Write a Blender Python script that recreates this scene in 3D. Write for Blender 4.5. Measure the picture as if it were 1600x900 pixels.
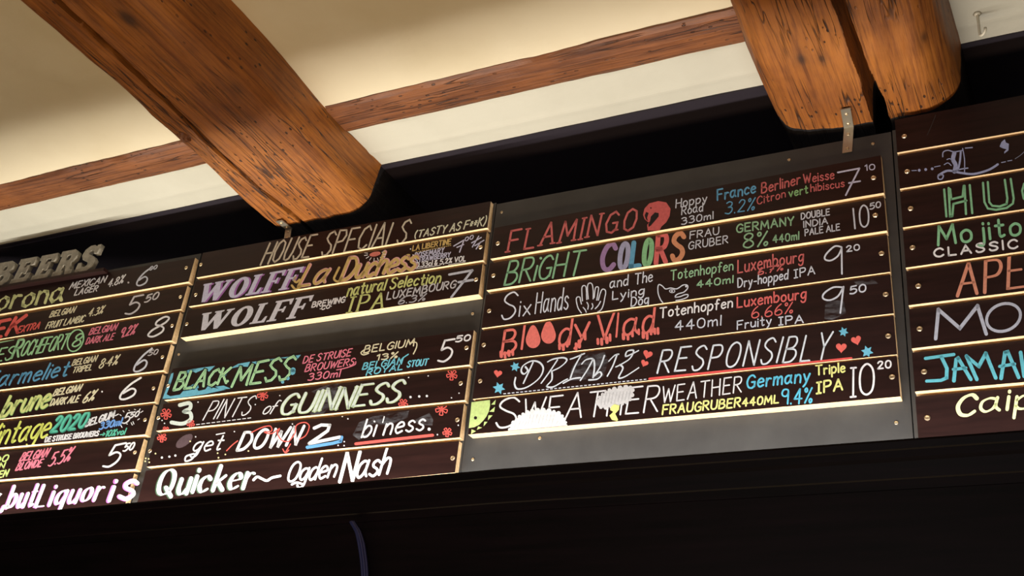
import bpy, bmesh, math, random
import numpy as np
from mathutils import Vector, Matrix, noise
from mathutils.geometry import tessellate_polygon

for o in list(bpy.data.objects):
    bpy.data.objects.remove(o, do_unlink=True)
S = bpy.context.scene
COL = S.collection

# ------------------------------------------------------------------ camera, light, exposure
F = 1802.75                                   # focal length in pixels of the 1600 x 900 frame
CAM = np.array([0.0, -2.0, 1.5])
YAW, PITCH, ROLL = 0.50629687, 0.506076078, 0.116079114
ROT = Matrix.Rotation(YAW, 3, 'Z') @ Matrix.Rotation(math.pi / 2 + PITCH, 3, 'X') @ Matrix.Rotation(ROLL, 3, 'Z')
cam_data = bpy.data.cameras.new('camera')
cam_data.sensor_width = 36.0
cam_data.lens = 36.0 * F / 1600.0
cam_data.clip_start = 0.05
cam = bpy.data.objects.new('camera', cam_data)
cam.matrix_world = Matrix.Translation(Vector(CAM)) @ ROT.to_4x4()
COL.objects.link(cam)
S.camera = cam

S.view_settings.view_transform = 'Standard'
S.view_settings.look = 'None'
S.view_settings.gamma = 1.0
S.view_settings.use_curve_mapping = False
S.view_settings.exposure = 0.0

world = bpy.data.worlds.new('world')
S.world = world
world.use_nodes = True
world.node_tree.nodes['Background'].inputs[0].default_value = (1.0, 0.78, 0.55, 1)
world.node_tree.nodes['Background'].inputs[1].default_value = 0.025


def area_light(name, loc, direction, sx, sy, power, color, parent=None):
    d = bpy.data.lights.new(name, 'AREA')
    d.shape = 'RECTANGLE'
    d.size, d.size_y = sx, sy
    d.energy = power
    d.color = color
    o = bpy.data.objects.new(name, d)
    o.location = loc
    o.rotation_euler = Vector(direction).to_track_quat('-Z', 'Y').to_euler()
    COL.objects.link(o)
    return o


ZC = 3.2            # ceiling height
# strip lights lying in the trough behind the black fascia, shining up the boards and the ceiling
STRIP_Y = -0.158
area_light('strip_lamp_light', (-2.30, STRIP_Y, 2.125), (0, 0.12, 1), 1.9, 0.02, 19.0, (1.0, 0.95, 0.86))
area_light('strip_lamp_light', (-0.62, STRIP_Y, 2.138), (0, 0.12, 1), 1.46, 0.02, 11.0, (1.0, 0.95, 0.90))
# unseen warm fill added low down, shining up to brighten ceiling and beams
area_light('ceiling_fill_light', (-1.1, -0.80, 0.95), (0, 0.05, 1), 2.6, 0.25, 23.0, (1.0, 0.73, 0.43))
area_light('board_fill_light', (-0.6, -3.4, 2.3), (-0.25, 1, 0.35), 1.6, 0.8, 22.0, (1.0, 0.92, 0.92))  # unseen fill added behind the camera to brighten the boards

# ------------------------------------------------------------------ geometry helpers
RT = np.array(ROT)


def ray(x, y):
    return RT @ np.array([(x - 800) / F, -(y - 450) / F, -1.0])


def at_y(x, y, Y):
    d = ray(x, y)
    return CAM + d * (Y - CAM[1]) / d[1]


def at_z(x, y, Z):
    d = ray(x, y)
    return CAM + d * (Z - CAM[2]) / d[2]


class Plane:
    def __init__(self, p, n):
        self.p = np.array(p, float)
        self.n = np.array(n, float) / np.linalg.norm(n)
        self.quad = None

    def hit(self, x, y, lift=0.0):
        d = ray(x, y)
        p0 = self.p + self.n * lift
        q = CAM + d * (np.dot(p0 - CAM, self.n) / np.dot(d, self.n))
        if self.quad is not None and lift > 0:                  # paint stays on its plank
            tl, tr, br, bl = self.quad
            f = (q[0] - bl[0]) / (br[0] - bl[0])
            hi, lo = tl[2] + (tr[2] - tl[2]) * f - 0.0004, bl[2] + (br[2] - bl[2]) * f + 0.0004
            z = min(max(q[2], lo), hi)
            q = q + np.array([0.0, -(z - q[2]) * self.n[2] / self.n[1], z - q[2]])
        return q


def obj(name, verts, faces, mats, parent=None, loc=None, smooth=False, midx=None):
    """link ONE mesh object; verts are world coordinates"""
    base = np.zeros(3)
    if parent is not None:
        base = np.array(parent['_o'])
    if loc is None:
        loc = np.array(base)
    loc = np.array(loc, float)
    me = bpy.data.meshes.new(name)
    me.from_pydata([tuple(np.array(v) - loc) for v in verts], [], [tuple(f) for f in faces])
    if not isinstance(mats, (list, tuple)):
        mats = [mats]
    for m in mats:
        me.materials.append(m)
    if midx is not None:
        for p, i in zip(me.polygons, midx):
            p.material_index = i
    if smooth:
        for p in me.polygons:
            p.use_smooth = True
    me.update()
    o = bpy.data.objects.new(name, me)
    COL.objects.link(o)
    o.location = loc - base
    if parent is not None:
        o.parent = parent
    o['_o'] = [float(v) for v in loc]
    return o


def tag(o, label, cat, group=None):
    o['label'] = label
    o['category'] = cat
    if group:
        o['group'] = group
    return o


def structure(o):
    o['kind'] = 'structure'
    return o


def recalc(o):
    bm = bmesh.new()
    bm.from_mesh(o.data)
    bmesh.ops.recalc_face_normals(bm, faces=bm.faces)
    bm.to_mesh(o.data)
    bm.free()
    return o


def box_vf(x0, x1, y0, y1, z0, z1):
    v = [(x0, y0, z0), (x1, y0, z0), (x1, y1, z0), (x0, y1, z0), (x0, y0, z1), (x1, y0, z1), (x1, y1, z1), (x0, y1, z1)]
    f = [(0, 3, 2, 1), (4, 5, 6, 7), (0, 1, 5, 4), (1, 2, 6, 5), (2, 3, 7, 6), (3, 0, 4, 7)]
    return v, f


def box(name, x0, x1, y0, y1, z0, z1, m, parent=None, bevel=0.0, loc=None):
    v, f = box_vf(x0, x1, y0, y1, z0, z1)
    if loc is None and parent is None:
        loc = ((x0 + x1) / 2, (y0 + y1) / 2, z0)
    o = obj(name, v, f, m, parent, loc)
    if bevel:
        b = o.modifiers.new('bevel', 'BEVEL')
        b.width = bevel
        b.segments = 2
    return o


def tube_vf(path, rad, n=10):
    P = [np.array(p, float) for p in path]
    V, Fc = [], []
    up = None
    for i, p in enumerate(P):
        t = P[min(i + 1, len(P) - 1)] - P[max(i - 1, 0)]
        t /= np.linalg.norm(t)
        if up is None:
            up = np.cross(t, [0.3, 1, 0.2])
            up /= np.linalg.norm(up)
        up = up - t * np.dot(up, t)
        up /= np.linalg.norm(up)
        w = np.cross(t, up)
        r = rad[i] if isinstance(rad, (list, tuple)) else rad
        for k in range(n):
            a = 2 * math.pi * k / n
            V.append(p + r * (math.cos(a) * up + math.sin(a) * w))
    for i in range(len(P) - 1):
        for k in range(n):
            Fc.append((i * n + k, i * n + (k + 1) % n, (i + 1) * n + (k + 1) % n, (i + 1) * n + k))
    Fc.append(tuple(range(n - 1, -1, -1)))
    Fc.append(tuple((len(P) - 1) * n + k for k in range(n)))
    return V, Fc


# ------------------------------------------------------------------ materials
def lin(c):
    return tuple(((v / 255) / 12.92 if v <= 10.3 else (((v / 255) + 0.055) / 1.055) ** 2.4) for v in c) + (1.0,)


def mat(name, col, rough=0.6, metal=0.0, spec=0.5):
    m = bpy.data.materials.new(name)
    m.use_nodes = True
    b = m.node_tree.nodes['Principled BSDF']
    b.inputs['Base Color'].default_value = col if len(col) == 4 else tuple(col) + (1,)
    b.inputs['Roughness'].default_value = rough
    b.inputs['Metallic'].default_value = metal
    b.inputs['Specular IOR Level'].default_value = spec
    return m


def nd(m, t, **k):
    n = m.node_tree.nodes.new(t)
    for a, v in k.items():
        setattr(n, a, v)
    return n


def ln(m, a, b):
    m.node_tree.links.new(a, b)


def ramp(m, src, stops):
    r = nd(m, 'ShaderNodeValToRGB')
    e = r.color_ramp.elements
    while len(e) < len(stops):
        e.new(0.5)
    for q, (p, c) in zip(e, stops):
        q.position = p
        q.color = c if len(c) == 4 else tuple(c) + (1,)
    ln(m, src, r.inputs[0])
    return r.outputs[0]


def mapped(m, scale, rot=(0, 0, 0)):
    t = nd(m, 'ShaderNodeTexCoord')
    mp = nd(m, 'ShaderNodeMapping')
    mp.inputs['Scale'].default_value = scale
    mp.inputs['Rotation'].default_value = rot
    ln(m, t.outputs['Object'], mp.inputs[0])
    return mp.outputs[0]


def noise_tex(m, vec, scale, detail=6, rough=0.6, dist=0.0):
    n = nd(m, 'ShaderNodeTexNoise')
    n.inputs['Scale'].default_value = scale
    n.inputs['Detail'].default_value = detail
    n.inputs['Roughness'].default_value = rough
    n.inputs['Distortion'].default_value = dist
    ln(m, vec, n.inputs['Vector'])
    return n.outputs['Fac']


def mix(m, fac, a, b, mode='MIX'):
    n = nd(m, 'ShaderNodeMix', data_type='RGBA', blend_type=mode)
    for i, v in ((0, fac), (6, a), (7, b)):
        if hasattr(v, 'is_output'):
            ln(m, v, n.inputs[i])
        else:
            n.inputs[i].default_value = v if not isinstance(v, tuple) or len(v) == 4 else v + (1,)
    return n.outputs[2]


def bump(m, h, strength, dist=0.01, prev=None):
    b = nd(m, 'ShaderNodeBump')
    b.inputs['Strength'].default_value = strength
    b.inputs['Distance'].default_value = dist
    ln(m, h, b.inputs['Height'])
    if prev is not None:
        ln(m, prev, b.inputs['Normal'])
    return b.outputs[0]


def bsdf(m):
    return m.node_tree.nodes['Principled BSDF']


def wood_beam(name, axis, light, dark, deep, painted=False, knots=()):
    """old oiled timber: streaks along an axis, fine checks, worm holes; black paint past the board plane"""
    m = mat(name, light, 0.5)
    sc = [15, 15, 15]
    sc[axis] = 0.8
    v1 = mapped(m, tuple(sc))
    g1 = noise_tex(m, v1, 3.0, 8, 0.65, 0.6)
    sc2 = [80, 80, 80]
    sc2[axis] = 3.0
    v2 = mapped(m, tuple(sc2))
    g2 = noise_tex(m, v2, 2.2, 5, 0.6, 0.2)
    sc3 = [22, 22, 22]
    sc3[axis] = 1.0
    v3 = mapped(m, tuple(sc3))
    g3 = noise_tex(m, v3, 1.6, 3, 0.55, 0.5)
    v4 = mapped(m, (1, 1, 1))
    blot = noise_tex(m, v4, 5.5, 5, 0.6)
    c = ramp(m, g1, [(0.30, dark), (0.52, light), (0.74, dark)])
    c2 = ramp(m, g2, [(0.34, (0.42, 0.34, 0.28)), (0.52, (1, 1, 1)), (0.8, (1.12, 1.05, 1.0))])
    c = mix(m, 0.75, c, c2, 'MULTIPLY')
    cb = ramp(m, blot, [(0.32, (0.50, 0.42, 0.38)), (0.62, (1, 1, 1))])
    c = mix(m, 0.75, c, cb, 'MULTIPLY')
    # long checks
    ck = ramp(m, g3, [(0.485, (0, 0, 0)), (0.497, (1, 1, 1)), (0.503, (1, 1, 1)), (0.515, (0, 0, 0))])
    pat = ramp(m, noise_tex(m, v4, 3.0, 3), [(0.44, (0, 0, 0)), (0.54, (1, 1, 1))])
    ckm = mix(m, 1.0, ck, pat, 'MULTIPLY')
    c = mix(m, ckm, c, deep)
    # short cross nicks and worm holes
    vo = nd(m, 'ShaderNodeTexVoronoi')
    sv = [70, 70, 70]
    sv[axis] = 34
    ln(m, mapped(m, tuple(sv)), vo.inputs['Vector'])
    vo.inputs['Scale'].default_value = 1.0
    hol = ramp(m, vo.outputs['Distance'], [(0.13, (1, 1, 1)), (0.19, (0, 0, 0))])
    pm = ramp(m, noise_tex(m, v4, 6.0, 3), [(0.46, (0, 0, 0)), (0.56, (1, 1, 1))])
    holm = mix(m, 1.0, hol, pm, 'MULTIPLY')
    c = mix(m, holm, c, deep)
    rough = 0.52
    for (kx, ky, kz, kr) in knots:
        vm = nd(m, 'ShaderNodeVectorMath', operation='DISTANCE')
        mk = nd(m, 'ShaderNodeMapping', vector_type='POINT')
        mk.inputs['Location'].default_value = (-kx, -ky * 0.55, -kz)
        mk.inputs['Scale'].default_value = (1, 0.55, 1)
        tk = nd(m, 'ShaderNodeTexCoord')
        ln(m, tk.outputs['Object'], mk.inputs[0])
        ln(m, mk.outputs[0], vm.inputs[0])
        vm.inputs[1].default_value = (0, 0, 0)
        c = mix(m, ramp(m, vm.outputs['Value'], [(kr * 0.35, (0.9, 0.9, 0.9)), (kr, (0.25, 0.25, 0.25)), (kr * 2.2, (0, 0, 0))]), c, deep)
    if painted:
        tc = nd(m, 'ShaderNodeTexCoord')
        sep = nd(m, 'ShaderNodeSeparateXYZ')
        ln(m, tc.outputs['Object'], sep.inputs[0])
        pr = nd(m, 'ShaderNodeMath', operation='GREATER_THAN')
        ln(m, sep.outputs['Y'], pr.inputs[0])
        pr.inputs[1].default_value = 0.0
        c = mix(m, pr.outputs[0], c, (0.008, 0.006, 0.006, 1))
    ln(m, c, bsdf(m).inputs['Base Color'])
    bsdf(m).inputs['Roughness'].default_value = rough
    inv = mix(m, 1.0, (1, 1, 1, 1), ckm, 'SUBTRACT')
    inv2 = mix(m, 1.0, inv, holm, 'SUBTRACT')
    n1 = bump(m, g2, 0.35, 0.004)
    n2 = bump(m, inv2, 0.7, 0.004, n1)
    ln(m, n2, bsdf(m).inputs['Normal'])
    return m


M_BEAM = wood_beam('oiled_timber', 1, (0.37, 0.128, 0.019, 1), (0.20, 0.060, 0.011, 1), (0.035, 0.012, 0.004, 1), True,
                   [tuple(at_z(x, y, z)) + (r,) for x, y, z, r in ((415, 268, 3.064, 0.010), (370, 145, 3.064, 0.016), (1252, 94, 3.045, 0.012), (1284, 93, 3.045, 0.008), (1447, 60, 3.05, 0.011), (200, 30, 3.064, 0.02))])
M_BATTEN = wood_beam('batten_timber', 0, (0.23, 0.078, 0.020, 1), (0.13, 0.040, 0.011, 1), (0.04, 0.014, 0.006, 1))


def plaster(name, col, stain):
    m = mat(name, col, 0.85)
    v = mapped(m, (1, 1, 1))
    n = noise_tex(m, v, 2.2, 5, 0.55)
    c = ramp(m, n, [(0.35, stain), (0.58, col)])
    ln(m, c, bsdf(m).inputs['Base Color'])
    h = noise_tex(m, v, 30, 6, 0.6)
    h2 = noise_tex(m, v, 5, 3, 0.5)
    n1 = bump(m, h2, 0.35, 0.02)
    ln(m, bump(m, h, 0.25, 0.004, n1), bsdf(m).inputs['Normal'])
    return m


M_PLASTER = plaster('cream_plaster', (0.66, 0.575, 0.405, 1), (0.60, 0.51, 0.34, 1))
M_PLASTER2 = plaster('white_plaster', (0.53, 0.51, 0.42, 1), (0.47, 0.45, 0.365, 1))

M_BLACK = mat('black_paint', (0.020, 0.015, 0.021), 0.6, spec=0.3)
M_PANELBLACK = mat('satin_black_panel', (0.030, 0.029, 0.029), 0.55, spec=0.3)
v = mapped(M_PANELBLACK, (1, 1, 1))
ln(M_PANELBLACK, ramp(M_PANELBLACK, noise_tex(M_PANELBLACK, v, 9, 6), [(0.3, (0.038, 0.037, 0.036)), (0.7, (0.056, 0.055, 0.053))]),
   bsdf(M_PANELBLACK).inputs['Base Color'])
M_FASCIA = mat('black_stained_wood', (0.006, 0.004, 0.005), 0.5, spec=0.08)
v = mapped(M_FASCIA, (1.2, 20, 20))
ln(M_FASCIA, ramp(M_FASCIA, noise_tex(M_FASCIA, v, 3, 6), [(0.35, (0.0012, 0.0008, 0.0012)), (0.75, (0.0045, 0.0022, 0.0036))]),
   bsdf(M_FASCIA).inputs['Base Color'])

M_PLANK = mat('dark_plank_paint', (0.02, 0.011, 0.009), 0.42, spec=0.22)
v = mapped(M_PLANK, (1.5, 14, 14))
ln(M_PLANK, ramp(M_PLANK, noise_tex(M_PLANK, v, 4, 6, 0.6, 0.4), [(0.3, (0.0110, 0.0042, 0.0038)), (0.72, (0.023, 0.0085, 0.0072))]),
   bsdf(M_PLANK).inputs['Base Color'])
M_EDGE = mat('raw_pine_edge', (0.62, 0.40, 0.18), 0.6)
v = mapped(M_EDGE, (4, 50, 50))
ln(M_EDGE, ramp(M_EDGE, noise_tex(M_EDGE, v, 3, 4), [(0.3, (0.58, 0.40, 0.20)), (0.7, (0.80, 0.60, 0.36))]),
   bsdf(M_EDGE).inputs['Base Color'])
M_SCREW = mat('brass_screw', (0.72, 0.58, 0.38), 0.35, 0.9)
M_STEEL = mat('steel_bracket', (0.42, 0.38, 0.30), 0.42, 0.8)
M_HOOK = mat('white_hook', (0.62, 0.58, 0.46), 0.4)
M_SIGN = mat('grey_letter_paint', (0.15, 0.135, 0.095), 0.7)
v = mapped(M_SIGN, (1, 1, 1))
ln(M_SIGN, ramp(M_SIGN, noise_tex(M_SIGN, v, 60, 6), [(0.3, (0.16, 0.145, 0.11)), (0.7, (0.34, 0.31, 0.24))]),
   bsdf(M_SIGN).inputs['Base Color'])
M_CABLE = mat('dark_blue_cable', (0.016, 0.02, 0.075), 0.3)
M_ALU = mat('aluminium_channel', (0.6, 0.6, 0.6), 0.35, 0.9)
M_FLOOR = mat('floor_boards', (0.05, 0.03, 0.02), 0.5)

PAINT = {}


def paint(rgb):
    """marker paint in an sRGB tint, faintly uneven"""
    if rgb in PAINT:
        return PAINT[rgb]
    l = lin(tuple(q + (255 - q) * 0.16 for q in rgb) if max(rgb) > 110 else rgb)
    m = mat('marker_paint', l, 0.65, spec=0.25)
    v = mapped(m, (1, 1, 1))
    ln(m, ramp(m, noise_tex(m, v, 160, 4), [(0.3, tuple(q * 0.82 for q in l[:3])), (0.65, l)]), bsdf(m).inputs['Base Color'])
    PAINT[rgb] = m
    return m


M_SMEAR = mat('chalk_smear', (0.32, 0.33, 0.36), 0.8)
v = mapped(M_SMEAR, (10, 30, 30), (0, 0.5, 0))
ln(M_SMEAR, ramp(M_SMEAR, noise_tex(M_SMEAR, v, 3, 5, 0.65), [(0.40, (0.0, 0.0, 0.0)), (0.80, (0.45, 0.45, 0.45))]), bsdf(M_SMEAR).inputs['Alpha'])

# tints (the paint itself)
WHITE = (236, 236, 238)
COOL = (206, 212, 226)
LILAC = (196, 196, 224)
GREY = (196, 192, 196)
CREAM = (226, 218, 176)
BEIGE = (200, 192, 166)
YGREEN = (206, 216, 120)
MINT = (150, 214, 150)
GREEN = (134, 190, 146)
TEAL = (70, 190, 156)
BLUE = (70, 150, 196)
SKY = (96, 200, 224)
ROYAL = (90, 150, 228)
RED = (226, 72, 62)
CORAL = (238, 92, 80)
DRED = (196, 80, 78)
PINK = (230, 108, 132)
PURPLE = (176, 100, 190)
GOLD = (200, 166, 84)
ROSE = (226, 160, 160)
ORANGE = (232, 144, 96)
YELLOW = (238, 238, 130)
DARK = (34, 24, 24)
DGREEN = (70, 96, 74)

# ------------------------------------------------------------------ hand-lettered stroke font (cap height 100)
GL = {
 'A': "0,0 32,100 64,0|12,36 53,36", 'B': "0,0 2,100|~2,100 36,98 47,78 34,57 1,53|~1,53 44,48 56,25 38,3 0,0",
 'C': "~58,80 40,100 14,88 0,50 12,11 38,0 59,17", 'D': "0,0 0,100|~0,100 38,93 60,50 38,7 0,0",
 'E': "50,100 0,100 0,0 52,0|0,53 42,53", 'F': "52,100 0,100 0,0|0,53 42,53",
 'G': "~58,82 40,100 14,88 0,48 12,9 38,0 57,15|57,10 59,46 36,46", 'H': "0,0 0,100|56,0 56,100|0,52 56,52",
 'I': "0,0 0,100", 'J': "~42,100 42,25 28,2 8,5 0,22", 'K': "0,0 0,100|52,100 0,42|16,56 57,0", 'L': "0,100 0,0 46,0",
 'M': "0,0 8,100 37,28 66,100 75,0", 'N': "0,0 0,100 54,0 54,100", 'O': "@30,100 8,86 0,50 8,13 30,0 54,13 62,50 54,86",
 'P': "0,0 0,100|~0,100 40,97 51,74 38,51 0,47", 'Q': "@30,100 8,86 0,50 8,13 30,0 54,13 62,50 54,86|36,26 68,-10",
 'R': "0,0 0,100|~0,100 40,97 51,76 38,54 0,50|18,50 56,0", 'S': "~52,84 34,100 10,92 3,73 21,56 43,42 51,22 36,2 12,0 0,17",
 'T': "0,100 62,100|31,100 31,0", 'U': "~0,100 0,34 10,6 28,0 46,6 56,34 56,100", 'V': "0,100 30,0 60,100",
 'W': "0,100 20,0 41,82 62,0 84,100", 'X': "0,0 54,100|0,100 54,0", 'Y': "0,100 28,48 56,100|28,48 28,0", 'Z': "0,100 54,100 0,0 56,0",
 'a': "~42,56 24,62 5,48 2,18 16,0 34,10 43,32|~46,62 43,22 54,2", 'b': "0,100 0,0|~0,40 18,62 40,54 46,28 32,3 12,1 0,16",
 'c': "~42,50 26,62 6,48 2,20 18,0 42,10", 'd': "~42,54 24,62 5,48 2,18 16,0 34,10 43,30|46,104 44,0",
 'e': "~3,32 42,38 38,56 22,62 6,48 2,22 18,0 44,10", 'f': "~40,94 26,100 16,84 14,0|0,58 34,58",
 'g': "~42,56 24,62 5,48 2,22 16,4 34,12 43,34|~46,62 44,-10 34,-34 14,-36 2,-22", 'h': "0,100 0,0|~0,38 18,60 36,56 42,36 42,0",
 'i': "0,60 0,0|0,82 0,86", 'j': "~18,60 18,-14 8,-34 -8,-26|18,82 18,86", 'k': "0,100 0,0|38,58 0,24|12,32 42,0", 'l': "0,104 0,0",
 'm': "0,60 0,0|~0,40 14,60 28,54 31,0|~31,40 46,60 60,54 64,0", 'n': "0,60 0,0|~0,40 16,60 34,56 42,36 42,0",
 'o': "@23,62 5,50 1,30 6,8 23,0 40,10 45,32 40,52", 'p': "0,60 0,-38|~0,42 18,62 40,54 46,30 32,4 12,2 0,16",
 'q': "~42,54 24,62 5,48 2,20 16,2 34,10 43,32|46,60 46,-38", 'r': "0,60 0,0|~0,36 14,58 32,56", 's': "~38,52 22,62 6,54 8,40 32,26 38,12 22,0 0,10",
 't': "16,92 16,14|~16,14 22,0 36,6|0,62 34,62", 'u': "~0,60 0,22 10,2 26,2 40,22|42,60 42,0", 'v': "0,60 22,0 44,60", 'w': "0,60 14,0 32,50 50,0 66,60",
 'x': "0,0 40,60|0,60 40,0", 'y': "0,60 22,6|44,60 18,-18 4,-36", 'z': "0,60 38,60 0,0 42,0",
 '0': "@26,100 6,84 0,50 6,14 26,0 46,14 52,50 46,84", '1': "0,80 18,100 18,0", '2': "~2,78 18,100 42,92 44,68 24,34 0,2|0,2 52,2",
 '3': "~2,90 22,100 44,88 40,64 18,54|~18,54 46,48 50,22 30,0 0,8", '4': "36,0 36,100 0,34 54,34", '5': "50,100 10,100 4,56|~4,56 28,64 50,46 48,18 26,0 0,8",
 '6': "~42,100 18,76 2,40 4,10 24,0 46,12 46,36 28,50 6,34", '7': "0,100 52,100 14,0|14,48 44,50", '8': "@28,54 8,66 6,86 26,100 46,88 44,68 28,54 6,38 2,14 26,0 50,14 48,36",
 '9': "~48,74 36,54 12,56 2,76 14,98 38,98 48,82 48,0", '%': "4,0 52,100|@10,100 2,88 8,74 18,80 18,94|@44,26 36,14 42,0 52,6 54,20", '.': "0,2 0,6", ',': "4,8 0,-14",
 '-': "0,36 30,36", '~': "~0,30 14,46 30,34 44,26 60,42", '(': "~18,112 2,80 0,34 16,-6", ')': "~0,112 16,80 18,34 2,-6", '*': "0,50 34,50|8,26 26,74|26,26 8,74",
 "'": "4,100 0,76", '&': "~48,0 8,60 12,90 30,98 36,80 4,32 8,4 28,0 50,36", '\u00b7': "0,38 0,42", '>': "0,40 50,40|34,62 54,40 34,18", '\u0131': "0,60 0,0",
 '#': "16,0 16,100|0,100 32,100|0,0 32,0",        # an I with bars
}
WID = {}


def parse(ch):
    out = []
    for s in GL[ch].split('|'):
        sm, closed = s[0] in '~@', s[0] == '@'
        if sm:
            s = s[1:]
        pts = [tuple(float(q) for q in p.split(',')) for p in s.split()]
        out.append((pts, sm, closed))
    return out


def catmull(p, closed, n=7):
    p = [np.array(q, float) for q in p]
    N = len(p)
    out = []
    rng = range(N) if closed else range(N - 1)
    for i in rng:
        if closed:
            a, b, c, d = p[(i - 1) % N], p[i], p[(i + 1) % N], p[(i + 2) % N]
        else:
            a, b, c, d = p[max(i - 1, 0)], p[i], p[i + 1], p[min(i + 2, N - 1)]
        for k in range(n):
            t = k / n
            out.append(0.5 * ((2 * b) + (c - a) * t + (2 * a - 5 * b + 4 * c - d) * t * t + (3 * b - a - 3 * c + d) * t ** 3))
    out.append(p[0] if closed else p[-1])
    return out


class Ink:
    """collects flat marker strokes in one plank plane; build() links them as ONE mesh"""
    def __init__(self, plane, lift=0.0004):
        self.pl, self.lift = plane, lift
        self.V, self.F, self.I, self.M = [], [], [], []

    def mi(self, m):
        if m not in self.M:
            self.M.append(m)
        return self.M.index(m)

    def poly(self, pts, m, layer=0):
        tri = tessellate_polygon([[Vector((p[0], p[1], 0)) for p in pts]])
        b = len(self.V)
        for p in pts:
            self.V.append(self.pl.hit(p[0], p[1], self.lift + layer * 0.00015))
        for t in tri:
            a, c, d = t
            n = np.cross(self.V[b + c] - self.V[b + a], self.V[b + d] - self.V[b + a])
            self.F.append((b + a, b + c, b + d) if np.dot(n, self.pl.n) > 0 else (b + a, b + d, b + c))
            self.I.append(self.mi(m))

    def stroke(self, pts, w, m, layer=0, nib=None, cap=True):
        """pts in pixels, w width in pixels; nib=(angle, thin fraction) for broad-pen contrast"""
        P = [np.array(p, float) for p in pts]
        Q = [P[0]]
        for q in P[1:]:
            if np.linalg.norm(q - Q[-1]) > 0.05:
                Q.append(q)
        if len(Q) == 1:
            Q.append(Q[0] + np.array([0.3, 0]))
        P = Q
        L, Rr = [], []
        closed = np.linalg.norm(P[0] - P[-1]) < 0.06 and len(P) > 4

        def wd(t):
            if nib is None:
                return w / 2
            a = math.atan2(t[1], t[0]) - nib[0]
            return w / 2 * (nib[1] + (1 - nib[1]) * abs(math.sin(a)))
        N = len(P)
        for i in range(N):
            if closed:
                a, b = P[i - 1] if i > 0 else P[-2], P[i + 1] if i < N - 1 else P[1]
            else:
                a, b = P[max(i - 1, 0)], P[min(i + 1, N - 1)]
            t1, t2 = P[i] - a, b - P[i]
            n1, n2 = np.linalg.norm(t1), np.linalg.norm(t2)
            if n1 < 1e-6:
                t1, n1 = t2, n2
            if n2 < 1e-6:
                t2, n2 = t1, n1
            t1, t2 = t1 / n1, t2 / n2
            if np.dot(t1, t2) < 0.55 and not (i in (0, N - 1)):      # sharp corner: end both legs
                for t in (t1, t2):
                    h = wd(t)
                    nrm = np.array([-t[1], t[0]])
                    e = t * h * (0.7 if t is t1 else -0.7)
                    L.append(P[i] + nrm * h + e)
                    Rr.append(P[i] - nrm * h + e)
                continue
            t = t1 + t2
            t /= np.linalg.norm(t)
            h = wd(t)
            nrm = np.array([-t[1], t[0]])
            L.append(P[i] + nrm * h)
            Rr.append(P[i] - nrm * h)
        b = len(self.V)
        lf = self.lift + layer * 0.00015
        for l, r in zip(L, Rr):
            self.V.append(self.pl.hit(l[0], l[1], lf))
            self.V.append(self.pl.hit(r[0], r[1], lf))
        k = self.mi(m)

        def face(ids):
            v = [self.V[i] for i in ids[:3]]
            n = np.cross(v[1] - v[0], v[2] - v[0])
            self.F.append(tuple(ids) if np.dot(n, self.pl.n) > 0 else tuple(reversed(ids)))
            self.I.append(k)
        for i in range(len(L) - 1):
            face([b + 2 * i, b + 2 * i + 1, b + 2 * i + 3, b + 2 * i + 2])
        if cap and not closed:
            for (c, l, sgn) in ((P[0], L[0], 1), (P[-1], L[-1], -1)):
                r0 = l - c
                rr = np.linalg.norm(r0)
                if rr < 0.3:
                    continue
                a0 = math.atan2(r0[1], r0[0])
                base = len(self.V)
                for q in range(6):
                    a = a0 + sgn * math.pi * q / 5
                    self.V.append(self.pl.hit(c[0] + rr * math.cos(a), c[1] + rr * math.sin(a), lf))
                face(list(range(base, base + 6)))

    def blob(self, x, y, r, m, ry=None, layer=0, n=12, rot=0.0):
        ry = ry or r
        c, s = math.cos(rot), math.sin(rot)
        self.poly([(x + r * math.cos(2 * math.pi * k / n) * c - ry * math.sin(2 * math.pi * k / n) * s,
                    y + r * math.cos(2 * math.pi * k / n) * s + ry * math.sin(2 * math.pi * k / n) * c) for k in range(n)], m, layer)

    def build(self, name, parent, label=None):
        o = obj(name, self.V, self.F, self.M, parent, midx=self.I)
        if label:
            o['label'] = label
        return o


def updir(x, y):
    d = np.array([1200 - x, -2990 - y], float)
    return d / np.linalg.norm(d)


RND = random.Random(7)


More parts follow.
